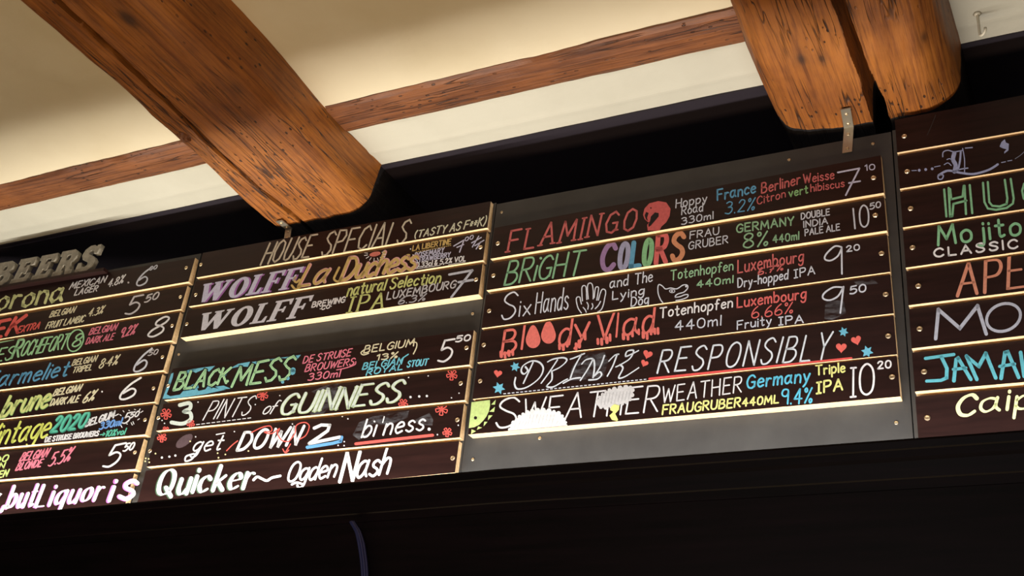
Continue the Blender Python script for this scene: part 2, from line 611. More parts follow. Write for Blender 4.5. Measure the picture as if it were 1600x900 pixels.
def word(ink, text, p0, p1, h, color, w=2.0, slant=0.0, h1=None, nib=None, serif=0.0, layer=0, shift=(0, 0), jit=0.03, cap=True, gap=24, xscale=None, seed=None, sharp=False):
    """letter `text` from p0 to p1 (baseline, pixels), cap height h growing to h1"""
    rnd = random.Random(seed if seed is not None else text)
    h1 = h if h1 is None else h1
    items, x = [], 0.0
    for ch in text:
        if ch == ' ':
            x += 34
            continue
        st = parse(ch)
        xs = [p[0] for s in st for p in s[0]]
        x0, x1 = min(xs), max(xs)
        items.append((ch, st, x - x0))
        x += (x1 - x0) + gap
    tot = max(x - gap, 30.0)
    p0, p1 = np.array(p0, float) + shift, np.array(p1, float) + shift
    bl = np.linalg.norm(p1 - p0)
    bd = (p1 - p0) / bl
    m = paint(color)
    for ch, st, ox in items:
        jy = rnd.uniform(-jit, jit)
        js = 1 + rnd.uniform(-jit, jit)
        jr = rnd.uniform(-jit, jit)

        def T(p):
            u = (ox + p[0]) / tot
            hh = (h + (h1 - h) * u) * js
            up = updir(*p0)
            e = p0 + bd * bl * u
            v = p[1] / 100.0
            return e + up * hh * (v + jy) + bd * hh * v * (slant + jr)
        for pts, sm, closed in st:
            if sm and not sharp:
                q = catmull(pts, closed)
            else:
                q = [np.array(p) for p in pts]
                if closed:
                    q.append(q[0])
                r = []
                for a, b in zip(q[:-1], q[1:]):
                    r += [a + (b - a) * t for t in (0, 0.06, 0.5, 0.94)]
                q = r + [q[-1]]
            px = [T(p) for p in q]
            ink.stroke(px, w, m, layer, nib, cap)
            if serif and not sm:
                for e, o2 in ((pts[0], pts[1]), (pts[-1], pts[-2])):
                    if abs(e[1] - o2[1]) > abs(e[0] - o2[0]):
                        a, b = T((e[0] - serif, e[1])), T((e[0] + serif, e[1]))
                        ink.stroke([a, b], w * (0.8 if nib is None else max(nib[1], 0.35)), m, layer, None, True)


# ------------------------------------------------------------------ the room
X0, X1 = -3.4, 1.0
structure(box('floor', -5, 3, -6, 2.0, -0.1, 0.0, M_FLOOR))
structure(box('wall_back', -5, 3, 0.40, 0.55, 0.0, ZC + 0.15, M_BLACK))


def sheet(name, x0, x1, y0, y1, zf, m, nx=40, ny=16, thick=0.06):
    """plaster field: undulating underside, flat top"""
    V, Fc = [], []
    for j in range(ny + 1):
        for i in range(nx + 1):
            x, y = x0 + (x1 - x0) * i / nx, y0 + (y1 - y0) * j / ny
            V.append((x, y, zf(x, y)))
    W = nx + 1
    for j in range(ny):
        for i in range(nx):
            Fc.append((j * W + i, (j + 1) * W + i, (j + 1) * W + i + 1, j * W + i + 1))
    b = len(V)
    for j in (0, ny):
        for i in (0, nx):
            v = V[j * W + i]
            V.append((v[0], v[1], ZC + thick))
    Fc.append((b, b + 1, b + 3, b + 2))
    Fc.append(tuple(range(0, W)) + (b + 1, b))
    Fc.append(tuple(range(ny * W + nx, ny * W - 1, -1)) + (b + 2, b + 3))
    Fc.append(tuple(j * W for j in range(ny, -1, -1)) + (b, b + 2))
    Fc.append(tuple(j * W + nx for j in range(ny + 1)) + (b + 3, b + 1))
    return obj(name, V, Fc, m, None, (0, 0, 0), smooth=False)


def und(x, y, a=0.004):
    return a * noise.noise(Vector((x * 2.1, y * 3.0, 0.3))) + 0.4 * a * noise.noise(Vector((x * 7, y * 9, 2.0)))


structure(sheet('ceiling', X0, X1, -3.2, -0.252, lambda x, y: ZC + und(x, y, 0.005), M_PLASTER, 70, 60))


def strip_z(x, y):
    lip = 0.004 * math.exp(-((y + 0.158) / 0.010) ** 2)             # crumbly lip next to the batten
    fold = 0.0022 * math.exp(-((y + 0.055 + 0.006 * math.sin(x * 2)) / 0.012) ** 2)
    return ZC + 0.002 - lip * (0.6 + noise.noise(Vector((x * 9, 0, 4)))) - fold + und(x, y, 0.0035)


st = sheet('ceiling_strip', X0, X1, -0.160, 0.0, strip_z, M_PLASTER2, 220, 26)
st.name = 'ceiling.001'
structure(st)
structure(box('ceiling', X0, X1, 0.0, 0.40, ZC - 0.001, ZC + 0.06, M_BLACK))


# ------------------------------------------------------------------ timber beams
def beam(name, prof, y0, y1, groove, label, wob=0.006, nu=150, nv=260, chip=None):
    """prof: closed outline in (x, z) from top-left round the bottom to top-right; groove: list of (y, x, width, depth)"""
    P = [np.array(p, float) for p in prof]
    seg = [np.linalg.norm(P[i + 1] - P[i]) for i in range(len(P) - 1)]
    L = sum(seg)
    U = []
    for k in range(nu + 1):
        s = L * k / nu
        i = 0
        while i < len(seg) - 1 and s > seg[i]:
            s -= seg[i]
            i += 1
        U.append(P[i] + (P[i + 1] - P[i]) * min(s / seg[i], 1.0))
    if groove:      # put extra samples round the groove
        gxs = [g[1] for g in groove]
        lo, hi = min(gxs) - 0.03, max(gxs) + 0.03
        zb = min(p[1] for p in U)
        extra = []
        for a, b in zip(U[:-1], U[1:]):
            extra.append(a)
            if lo < a[0] < hi and a[1] < zb + 0.03:
                for t in (0.2, 0.4, 0.6, 0.8):
                    extra.append(a + (b - a) * t)
        extra.append(U[-1])
        U = extra
    nU = len(U)
    V, Fc = [], []
    top = max(p[1] for p in U)
    for j in range(nv + 1):
        y = y0 + (y1 - y0) * j / nv
        gx = gw = gd = 0
        if groove:
            ys = [g[0] for g in groove]
            gx = np.interp(y, ys, [g[1] for g in groove]) + 0.0035 * noise.noise(Vector((y * 6, 0, 9))) + 0.0015 * noise.noise(Vector((y * 25, 3, 9)))
            gw = np.interp(y, ys, [g[2] for g in groove]) * (1 + 0.35 * noise.noise(Vector((y * 9, 5, 1))))
            gd = np.interp(y, ys, [g[3] for g in groove])
        for u in U:
            x, z = u
            f = min(1.0, max(0.0, (top - z) / 0.05))
            n = noise.noise(Vector((x * 7, y * 1.8, z * 7)))
            n2 = noise.noise(Vector((x * 30, y * 5, z * 30)))
            n3 = noise.noise(Vector((x * 90, y * 22, z * 90)))
            x2 = x + f * (wob * n + 0.0022 * n2 + 0.0009 * n3) + f * wob * 1.1 * noise.noise(Vector((y * 2.6, 0, 0)))
            z2 = z + f * (wob * 0.6 * n2 + 0.0012 * n3)
            if chip:
                for (cx, cy, cr, cd) in chip:
                    d = math.hypot(x - cx, (y - cy) * 0.7)
                    if d < cr:
                        x2 -= cd * (1 - (d / cr) ** 2) * f
            if groove and z < top - 0.05:
                d = abs(x2 - gx)
                if d < gw * 0.5:
                    z2 += gd * (1 - (d / (gw * 0.5)) ** 6)
            V.append((x2, y, z2))
    for j in range(nv):
        for i in range(nU - 1):
            Fc.append((j * nU + i, j * nU + i + 1, (j + 1) * nU + i + 1, (j + 1) * nU + i))
        Fc.append((j * nU + nU - 1, j * nU, (j + 1) * nU, (j + 1) * nU + nU - 1))
    Fc.append(tuple(range(nU - 1, -1, -1)))
    Fc.append(tuple(nv * nU + i for i in range(nU)))
    o = obj(name, V, Fc, M_BEAM, None, (0, 0, 0), smooth=True)
    recalc(o)
    es = o.modifiers.new('edge', 'EDGE_SPLIT')
    es.split_angle = math.radians(60)
    return tag(o, label, 'beam', 'timber beams under the ceiling')


def arc(cx, cz, rx, rz, a0, a1, n=10):
    return [(cx + rx * math.cos(math.radians(a0 + (a1 - a0) * k / n)), cz + rz * math.sin(math.radians(a0 + (a1 - a0) * k / n))) for k in range(n + 1)]


TOPB = ZC + 0.05
# beam over the second board
g1 = [at_z(90, 0, 3.064), at_z(245, 145, 3.064), at_z(335, 232, 3.064), at_z(400, 290, 3.064), at_z(478, 352, 3.064)]
prof1 = [(-1.835, TOPB), (-1.842, 3.12), (-1.846, 3.078)] + arc(-1.834, 3.078, 0.012, 0.012, 180, 270, 4) + \
        [(-1.75, 3.064), (-1.66, 3.065)] + arc(-1.622, 3.150, 0.075, 0.085, 270, 350, 12) + [(-1.540, 3.17), (-1.527, TOPB)]
gr1 = [(-2.2, g1[0][0], 0.012, 0.03)] + [(q[1], q[0], w_, 0.06) for q, w_ in zip(g1, (0.020, 0.019, 0.017, 0.016, 0.013))] + [(0.4, g1[-1][0] + .01, 0.010, 0.035)]
beam('ceiling_beam', prof1, -2.3, 0.385, gr1, 'broad orange-brown timber beam with one long split, over the HOUSE SPECIALS board', wob=0.009)
kb = at_z(287, 214, 3.066)
V, Fc = [], []
for j in range(7):
    for i in range(14):
        a, e = 2 * math.pi * i / 14, math.pi * j / 6 - math.pi / 2
        r = 1 + 0.35 * noise.noise(Vector((math.cos(a) * 2, math.sin(a) * 2, j * 0.7)))
        V.append(kb + np.array([0.013 * r * math.cos(e) * math.cos(a) + 0.004, 0.019 * r * math.cos(e) * math.sin(a), 0.009 * r * math.sin(e)]))
for j in range(6):
    for i in range(14):
        Fc.append((j * 14 + i, j * 14 + (i + 1) % 14, (j + 1) * 14 + (i + 1) % 14, (j + 1) * 14 + i))
kn = obj('knot', V, Fc, M_BATTEN, bpy.data.objects['ceiling_beam'])
kn['label'] = 'dark broken knot on the beam edge'
# beam at the gap between the third and fourth boards
gL, gR = at_z(1300, 0, 3.05), at_z(1322, 0, 3.05)
prof2 = [(-0.505, TOPB), (-0.502, 3.15)] + arc(-0.425, 3.132, 0.075, 0.078, 180, 262, 12) + \
        [(-0.36, 3.046), (-0.30, 3.043), (-0.24, 3.043)] + arc(-0.205, 3.118, 0.082, 0.075, 282, 350, 12) + [(-0.118, 3.17), (-0.114, TOPB)]
gr2 = [(-2.2, (gL[0] + gR[0]) / 2 - .02, 0.016, 0.08), (gL[1], (gL[0] + gR[0]) / 2, 0.020, 0.09), (-0.2, -0.288, 0.026, 0.10), (0.0, -0.283, 0.034, 0.11), (0.4, -0.283, 0.034, 0.11)]
beam('ceiling_beam', prof2, -2.3, 0.385, gr2, 'rough timber beam split down the middle into two rounded halves, nearest the right edge', wob=0.006, nu=190)


# battens between the beams
def batten(x0, x1, label):
    V, Fc = [], []
    nx, prof = 120, [(-0.262, ZC + 0.03), (-0.2615, ZC - 0.004), (-0.250, ZC - 0.010), (-0.215, ZC - 0.011), (-0.172, ZC - 0.010), (-0.158, ZC - 0.004), (-0.156, ZC + 0.03)]
    k = len(prof)
    for i in range(nx + 1):
        x = x0 + (x1 - x0) * i / nx
        for q, (y, z) in enumerate(prof):
            n = noise.noise(Vector((x * 6, q * 2.3, 1))) + 0.5 * noise.noise(Vector((x * 26, q * 2.3, 5)))
            V.append((x, y + 0.0042 * n - 0.018 * (x - x1) * 0, z + (0.002 * n if 0 < q < k - 1 else 0)))
    for i in range(nx):
        for q in range(k - 1):
            Fc.append((i * k + q, i * k + q + 1, (i + 1) * k + q + 1, (i + 1) * k + q))
        Fc.append((i * k + k - 1, i * k, (i + 1) * k, (i + 1) * k + k - 1))
    Fc.append(tuple(range(k)))
    Fc.append(tuple(nx * k + q for q in range(k - 1, -1, -1)))
    o = obj('ceiling_batten', V, Fc, M_BATTEN, None, (0, 0, 0))
    recalc(o)
    return tag(o, label, 'batten', 'thin timber battens set in the ceiling')


batten(X0, -1.836, 'thin brown timber batten in the cream ceiling, left of the broad split beam')
batten(-1.538, -0.498, 'long dark brown timber batten in the ceiling, running between the two big beams')


# ------------------------------------------------------------------ menu boards
BACK_Y = 0.0


def quad_slab(name, tl, tr, br, bl, y_front, thick, m, label, cat, group=None):
    c = [at_y(*p, y_front) for p in (tl, tr, br, bl)]
    V = c + [np.array([q[0], y_front + thick, q[2]]) for q in c]
    Fc = [(0, 3, 2, 1), (4, 5, 6, 7), (0, 1, 5, 4), (1, 2, 6, 5), (2, 3, 7, 6), (3, 0, 4, 7)]
    cen = sum(c) / 4
    o = obj(name, V, Fc, m, None, (cen[0], y_front, c[3][2]))
    recalc(o)
    return tag(o, label, cat, group)


def screw(plane, x, y, parent, r=0.0052, rust=False):
    c = plane.hit(x, y, 0)
    n = plane.n
    u = np.array([1.0, 0, 0])
    w_ = np.cross(n, u)
    a0 = RND.uniform(0, 3.1)
    V, Fc = [], []
    prof = [(1.0, 0.0), (1.02, 0.0006), (0.92, 0.0016), (0.66, 0.0022), (0.58, 0.0010), (0.30, 0.0007)]
    N = 18
    for (rr, hh) in prof:
        for k in range(N):
            a = 2 * math.pi * k / N
            V.append(c + n * hh + r * rr * (math.cos(a) * u + math.sin(a) * w_))
    for i in range(len(prof) - 1):
        for k in range(N):
            Fc.append((i * N + k, i * N + (k + 1) % N, (i + 1) * N + (k + 1) % N, (i + 1) * N + k))
    Fc.append(tuple((len(prof) - 1) * N + k for k in range(N)))
    Fc.append(tuple(range(N - 1, -1, -1)))
    b = len(V)
    d1 = np.array(math.cos(a0) * u + math.sin(a0) * w_)
    d2 = np.cross(n, d1)
    for s1, s2 in ((-1, -1), (1, -1), (1, 1), (-1, 1)):
        V.append(c + n * 0.0012 + r * 0.5 * s1 * d1 + r * 0.09 * s2 * d2)
    Fc.append((b, b + 1, b + 2, b + 3))
    o = obj('screw', V, Fc, M_SCREW, parent, c)
    recalc(o)
    return o


def plank(tl, tr, bl, br, under, label, group, screws=(), end=True):
    """one painted menu board slat: top edge held back, bottom edge standing out by `under` pixels of raw underside"""
    t_top = 0.014
    t_bot = 0.014 + under * 0.0014
    zt = (at_y(*tl, -t_top)[2] + at_y(*tr, -t_top)[2]) / 2
    zb = (at_y(*bl, -t_bot)[2] + at_y(*br, -t_bot)[2]) / 2
    nrm = np.array([0.0, -(zt - zb), t_bot - t_top])
    pl = Plane((0, -t_bot, zb), nrm)
    c = [pl.hit(*p) for p in (tl, tr, br, bl)]
    pl.quad = c
    back = [np.array([q[0], -0.0005, q[2]]) for q in c]
    V = c + back
    Fc = [(0, 3, 2, 1), (4, 5, 6, 7), (0, 1, 5, 4), (1, 2, 6, 5), (2, 3, 7, 6), (3, 0, 4, 7)]
    o = obj('menu_plank', V, Fc, [M_PLANK, M_EDGE], None, ((c[3] + c[2]) / 2), midx=[0, 0, 1, 1, 1, 1])
    recalc(o)
    tag(o, label, 'menu board', group)
    for (x, y) in screws:
        screw(pl, x, y, o)
    return o, pl


def line_y(l, x):
    (x0, y0), (x1, y1) = l
    return y0 + (y1 - y0) * (x - x0) / (x1 - x0)


def column(rows, group, top, left, right, gap=1.9):
    """rows: (bottom line, underside px, label, screws, [own top line]); left/right: edge x as function of y"""
    res = []
    prev = top
    for row in rows:
        bot, und_, label, screws = row[:4]
        bot = tuple((q[0], q[1] - und_ / 2) for q in bot)
        tp = row[4] if len(row) > 4 else prev
        xs = []

        def corner(l, edge):
            x = edge(l[0][1])
            for _ in range(6):
                x = edge(line_y(l, x))
            return (x, line_y(l, x))
        a, b = corner(tp, left), corner(tp, right)
        c, d = corner(bot, left), corner(bot, right)
        gp = gap if prev is not top else 0.4
        res.append(plank((a[0], a[1] + gp), (b[0], b[1] + gp), c, d, und_, label, group, screws))
        prev = (( bot[0][0], bot[0][1] + und_), (bot[1][0], bot[1][1] + und_))
    return res


def edge(p, q):
    return lambda y: p[0] + (q[0] - p[0]) * (y - p[1]) / (q[1] - p[1])


GB = ['planks of the board at the left edge', 'planks of the HOUSE SPECIALS board', 'planks of the board between the beams', 'planks of the board at the right edge']


def ring(cx, cy, rx, ry, n=26):
    return [(cx + rx * math.cos(2 * math.pi * k / n), cy + ry * math.sin(2 * math.pi * k / n)) for k in range(n)]


BLOCKW = {'W': 126, 'O': 78, 'L': 60, 'F': 70}
BLOCK = {
    'W': [[(0, 100), (36, 100), (36, 92), (28, 90), (42, 38), (58, 90), (50, 93), (50, 100), (86, 100), (86, 93), (78, 90), (91, 42), (104, 90), (96, 93), (96, 100), (126, 100), (126, 93), (118, 90), (92, 0), (76, 0), (61, 52), (44, 0), (28, 0), (6, 90), (0, 93)]],
    'O': [ring(39, 49, 39, 52), ring(39, 49, 15, 40)],
    'L': [[(0, 100), (36, 100), (36, 93), (28, 91), (28, 10), (44, 10), (52, 30), (60, 30), (59, 0), (0, 0), (0, 7), (8, 9), (8, 91), (0, 93)]],
    'F': [[(0, 100), (70, 100), (70, 72), (63, 72), (56, 90), (28, 90), (28, 56), (43, 56), (45, 66), (53, 66), (53, 38), (45, 38), (43, 47), (28, 47), (28, 9), (38, 7), (38, 0), (0, 0), (0, 7), (8, 9), (8, 91), (0, 93)]],
}


class Slat:
    """writes on one plank: every call adds one painted part to it"""
    def __init__(self, op):
        self.o, self.pl = op

    def t(self, text, p0, p1, h, color, w=1.8, name='lettering', **k):
        i = Ink(self.pl)
        word(i, text, p0, p1, h, color, w, **k)
        return i.build(name, self.o)

    def block(self, text, p0, p1, h0, h1, slant, layers, name='lettering'):
        """fat serif capitals; layers: (color, shift)"""
        i = Ink(self.pl)
        p0, p1 = np.array(p0, float), np.array(p1, float)
        tot = sum(BLOCKW[c] for c in text) + 7 * (len(text) - 1)
        up = updir(*p0)
        for n, (col, sh) in enumerate(layers):
            x = 0
            for ch in text:
                def T(q):
                    u = (x + q[0]) / tot
                    hh = h0 + (h1 - h0) * u
                    e = p0 + (p1 - p0) * u + up * hh * q[1] / 100 + np.array([hh * slant * q[1] / 100, 0]) + np.array(sh)
                    return (e[0], e[1])
                loops = [[T(q) for q in lp] for lp in BLOCK[ch]]
                tri = tessellate_polygon([[Vector((q[0], q[1], 0)) for q in lp] for lp in loops])
                b = len(i.V)
                for lp in loops:
                    for q in lp:
                        i.V.append(i.pl.hit(q[0], q[1], i.lift + n * 0.00015))
                for t in tri:
                    v = [i.V[b + k] for k in t]
                    nn = np.cross(v[1] - v[0], v[2] - v[0])
                    i.F.append(tuple(b + k for k in (t if np.dot(nn, i.pl.n) > 0 else t[::-1])))
                    i.I.append(i.mi(paint(col)))
                x += BLOCKW[ch] + 7
        return i.build(name, self.o)

    def price(self, *a, **k):
        """list of words making one price"""
        i = Ink(self.pl)
        for (text, p0, p1, h, color, w) in a:
            word(i, text, p0, p1, h, color, w, jit=0.02, **k)
        return i.build('price', self.o)

    def multi(self, layers, name='lettering', label=None):
        i = Ink(self.pl)
        for n, (args, kw) in enumerate(layers):
            kw = dict(kw)
            kw.setdefault('layer', n)
            word(i, *args, **kw)
        return i.build(name, self.o, label)

    def lines(self, strokes, color, w, name='underline', smooth=False, nib=None, label=None):
        i = Ink(self.pl)
        for s in strokes:
            i.stroke(catmull(s, False, 5) if smooth else s, w, paint(color), 1, nib)
        return i.build(name, self.o, label)

    def dots(self, pts, color, r=1.3, name='dot_mark'):
        i = Ink(self.pl)
        for p in pts:
            i.blob(p[0], p[1], p[2] if len(p) > 2 else r, paint(color), n=8, layer=1)
        return i.build(name, self.o)

    def dash(self, p, q, n, color, w, frac=0.5):
        p, q = np.array(p, float), np.array(q, float)
        i = Ink(self.pl)
        for k in range(n):
            a, b = p + (q - p) * k / n, p + (q - p) * (k + frac) / n
            i.stroke([a, b], w, paint(color), 1)
        return i.build('underline', self.o)

    def flower(self, x, y, r, color, n=5, label=None, half=False):
        i = Ink(self.pl)
        for k in range(n):
            a = 2 * math.pi * k / n + 0.4
            if half and math.sin(a) > 0.3:
                continue
            c, s = math.cos(a), math.sin(a)
            pts = [(x, y), (x + r * (c - 0.35 * s), y + r * (s + 0.35 * c)), (x + 1.15 * r * c, y + 1.15 * r * s), (x + r * (c + 0.35 * s), y + r * (s - 0.35 * c)), (x, y)]
            i.stroke(catmull(pts, False, 3)[:-1], 1.6, paint(color), 1)
        return i.build('flower', self.o, label)

    def star(self, x, y, r, color):
        i = Ink(self.pl)
        pts = []
        for k in range(12):
            a = math.pi * k / 6 + 0.2
            q = r if k % 2 == 0 else r * 0.52
            pts.append((x + q * math.cos(a), y + q * math.sin(a)))
        i.poly(pts, paint(color), 1)
        return i.build('star', self.o)

    def heart(self, x, y, r, color, rot=0.0):
        i = Ink(self.pl)
        pts = []
        for k in range(24):
            t = 2 * math.pi * k / 24
            a, b = 16 * math.sin(t) ** 3 / 16 * r, -(13 * math.cos(t) - 5 * math.cos(2 * t) - 2 * math.cos(3 * t) - math.cos(4 * t)) / 16 * r
            pts.append((x + a * math.cos(rot) - b * math.sin(rot), y + a * math.sin(rot) + b * math.cos(rot)))
        i.poly(pts, paint(color), 1)
        return i.build('heart', self.o)

    def shape(self, polys, name, label=None):
        """polys: (points, color, layer)"""
        i = Ink(self.pl)
        for pts, c, l in polys:
            i.poly(pts, paint(c), l)
        return i.build(name, self.o, label)

    def smear(self, pts):
        i = Ink(self.pl, 0.0002)
        i.poly(pts, M_SMEAR, 0)
        return i.build('chalk_smear', self.o)


def cr(ox, oy, s, pts):
    return [(ox + x / s, oy + y / s) for x, y in pts]


# backing panels: black boards the planks are screwed to
quad_slab('backing_panel', (-60, 463), (314.5, 396), (204, 784), (-60, 811), 0.0, 0.018, M_PANELBLACK, 'black backing board behind the planks at the left edge', 'backing board', 'black backing boards behind the planks')
quad_slab('backing_panel', (317, 396), (775.5, 317), (719, 737), (206, 785), 0.0, 0.018, M_PANELBLACK, 'black backing board showing through the one missing plank under HOUSE SPECIALS', 'backing board', 'black backing boards behind the planks')
bp3 = quad_slab('backing_panel', (776.5, 319), (1392, 206), (1427, 687), (720, 736), 0.0, 0.018, M_PANELBLACK, 'grey-black backing board with a bare strip below the storm-cloud plank', 'backing board', 'black backing boards behind the planks')
bp4 = quad_slab('backing_panel', (1394, 204), (1680, 150), (1680, 667), (1429, 686), 0.0, 0.018, M_PANELBLACK, 'black backing board with a narrow bare margin, behind the planks at the right edge', 'backing board', 'black backing boards behind the planks')
PLB = Plane((0, 0, 2.7), (0, -1, 0))
for x, y in ((739, 718), (1400.6, 661), (843.5, 685), (784, 332), (1233, 250), (1364, 225)):
    screw(PLB, x, y, bp3, 0.0036)

# ---- board 1, at the left edge
c1 = column([
    (((0, 493), (295.6, 442)), 4.5, 'topmost plank at the left edge: yellow blackletter name, MEXICAN LAGER, price 6', [(291, 418.5)]),
    (((0, 531), (282, 484.4)), 2.5, 'plank with red capitals and BELGIAN FRUIT LAMBIC, second from top at the left edge', [(282, 464)]),
    (((0, 570), (275.5, 533)), 4.0, 'plank with pale green capitals, a circled 8 and pink BELGIAN DARK ALE', [(269, 509)]),
    (((0, 611), (259, 580)), 4.0, 'plank with thin blue lettering and BELGIAN TRIPEL 8.4%', [(254, 558)]),
    (((0, 656), (242, 629)), 2.5, 'plank with fat yellow-green brune and price 6', [(240, 606.7)]),
    (((0, 702), (229, 681)), 5.0, 'plank with yellow Vintage and teal 2020 lettering', [(226.7, 656)]),
    (((0, 752), (215.6, 735)), 5.0, 'plank with pink BELGIAN BLONDE 5.5% and white price 5.50', [(211, 707)]),
    (((0, 807), (193, 791)), 1.0, 'lowest plank at the left edge: fat white but Liquor is with magenta shadows', []),
], GB[0], ((0, 452), (307, 402)), edge((-60, 400), (-61, 800)), edge((305.5, 401), (197, 783)))
P = [Slat(q) for q in c1]
BL = (math.radians(-38), 0.25)      # broad pen
RM = (-0.25, 0.22)                    # vertical stress
p = P[0]
i = Ink(p.pl)
word(i, 'Corona', (-34, 489), (95, 470), 34, (220, 226, 150), 6.4, nib=BL, sharp=True, serif=5, gap=20)
i.build('lettering', p.o)
p.t('MEXICAN', (108, 452), (163, 441), 10.5, WHITE, 1.6, slant=.2)
p.t('LAGER', (116, 461.5), (151, 454.5), 9.5, WHITE, 1.6, slant=.15)
p.t('4.8%', (168, 448.5), (191, 442), 12.5, WHITE, 1.6, slant=.12)
p.dots([(200.6, 441.5, 1.6)], GREY)
p.price(('6', (212, 447), (226, 445), 27, COOL, 2.4), ('00', (233, 422.5), (244, 420), 6, COOL, 1.5), slant=.15)
p = P[1]
p.t('KRIEK', (-72, 541), (27, 520), 28, RED, 5.0, slant=.22)
p.t('EXTRA', (26, 520.5), (60, 513), 10.5, RED, 1.9, slant=.2)
p.t('BELGIAN', (77, 496), (115, 488), 9.5, CREAM, 1.5, slant=.2)
p.t('FRUIT LAMBIC', (71, 514), (130, 502.5), 10.5, CREAM, 1.5, slant=.15)
p.t('4.3%', (137, 495), (159, 489.5), 12, CREAM, 1.5, slant=.2)
p.price(('5', (195, 492), (213, 488.5), 28, GREY, 2.6), ('50', (225.5, 473), (246, 466), 11, GREY, 2.0), slant=.12)
p = P[2]
p.t('TRAPPISTES', (-120, 585), (17, 561), 22, MINT, 2.2, slant=.08)
p.lines([[(-20, 538.5), (21, 530)]], MINT, 3.2, 'lettering')
p.t('R', (18, 559), (28.5, 557), 29, MINT, 3.6, slant=.1)
p.t('OCHEFORT', (31, 556.5), (100, 544.5), 24, MINT, 2.3, slant=.12, gap=15)
i = Ink(p.pl)
up_ = [(118 + 12.5 * math.cos(2 * math.pi * k / 28) + 2.5 * math.sin(-2 * math.pi * k / 28), 532 + 17 * math.sin(2 * math.pi * k / 28) - 2 * math.cos(2 * math.pi * k / 28)) for k in range(29)]
i.stroke(up_, 2.2, paint(MINT), 1)
word(i, '8', (112, 542), (123.5, 540), 20, MINT, 2.4, slant=.1)
i.build('emblem', p.o)
p.t('BELGIAN', (138.5, 523.5), (180, 515.5), 10.5, PINK, 1.7, slant=.2)
p.t('DARK ALE', (133.5, 538), (176, 530.5), 10, PINK, 1.6, slant=.15)
p.t('9.2%', (186, 528), (209, 521), 15, PINK, 2.0, slant=.2)
p.price(('8', (229, 528), (250, 523), 29, WHITE, 2.8), slant=.35)
p = P[3]
p.t('Karmeliet', (-24, 607), (103, 587), 27, BLUE, 2.8, slant=.15, h1=25)
p.t('BELGIAN', (112, 571.5), (149, 564.5), 9.5, CREAM, 1.5, slant=.15)
p.t('TRIPEL', (112.5, 583), (142, 578), 9.2, CREAM, 1.5, slant=.15)
p.t('8\u00b74%', (154, 576), (182, 568.5), 14.5, CREAM, 1.7, slant=.15)
p.price(('6', (207, 582), (224, 578.5), 34, COOL, 2.8), ('50', (231, 556), (245, 553), 8, GREY, 1.5), slant=.18)
p = P[4]
p.multi([(('brune', (1, 651), (72, 636.5), 34, (120, 170, 80), 5.2), dict(slant=.16)), (('brune', (1, 650.5), (72, 636), 34, YGREEN, 3.9), dict(slant=.16))])
p.t('BELGIAN', (82, 619), (124, 610.5), 10.5, CREAM, 2.0, slant=.25)
p.t('DARK ALE', (77.5, 634), (121, 628), 10.5, CREAM, 2.0, slant=.2)
p.t('6%', (128.5, 629.5), (145, 625), 16, CREAM, 2.0, slant=.25)
p.dots([(159.5, 612, 1.4)], WHITE)
p.price(('6', (185, 625.5), (206, 621.5), 31, WHITE, 3.0), slant=.25)
p = P[5]
p.t('Vintage', (-27, 699), (72, 683), 37, (214, 222, 84), 3.4, slant=.12, gap=20)
p.multi([(('2020', (78, 676), (130, 667.5), 25, (20, 120, 96), 4.6), dict(slant=.2, shift=(.8, .8))), (('2020', (78, 676), (130, 667.5), 25, TEAL, 3.3), dict(slant=.2))])
p.t('BELGIUM', (133, 667), (177, 652.5), 11, WHITE, 2.2, slant=.08)
p.t('-', (179, 653), (184, 650.5), 10, WHITE, 1.6)
p.t('330ml', (155, 671), (188, 664), 11, ROYAL, 2.4, slant=.1)
p.price(('5', (191, 662), (200, 660), 16, WHITE, 2.0), ('50', (202, 653.5), (215.5, 650), 8.5, WHITE, 1.9), slant=.15)
p.lines([cr(0, 520, 4.5, q) for q in ([(843, 575), (852, 582)], [(865, 548), (872, 556)], [(905, 545), (911, 547)], [(945, 538), (953, 541)], [(978, 548), (985, 535)], [(990, 560), (1005, 550)], [(968, 612), (980, 604)], [(935, 625), (942, 642)], [(922, 632), (930, 648)], [(890, 640), (896, 642)], [(850, 650), (858, 665)])], WHITE, 1.3, 'burst')
p.t('DE STRUISE BROUWERS', (70, 690.5), (153, 680.5), 8, WHITE, 2.0)
p.t('>', (155.5, 683), (163, 681.5), 10, TEAL, 1.6)
p.t('10%vol', (164, 682), (194, 678.5), 9.5, TEAL, 1.8, slant=.12)
p = P[6]
p.t('DO', (-9, 723), (11, 720), 10, (190, 214, 110), 2.2, slant=.1)
p.t('IN', (-5, 733), (5.5, 731), 9, (190, 214, 110), 2.2, slant=.1)
p.t('EN', (-3, 746.5), (10, 744), 10.5, (190, 214, 110), 2.2, slant=.1)
p.t('BELGIAN', (30, 721), (72, 713.5), 13.5, PINK, 2.0, slant=.25)
p.t('BLONDE', (24, 735.5), (63, 728.5), 12, PINK, 2.0, slant=.2)
p.t('5.5%', (75, 728.5), (107, 720), 21, PINK, 2.2, slant=.22)
p.price(('5', (160, 731), (181, 726.5), 34, WHITE, 3.0), ('50', (192, 705.5), (207, 702), 11.5, WHITE, 2.4), slant=.2)
p = P[7]
MAG = (206, 96, 196)
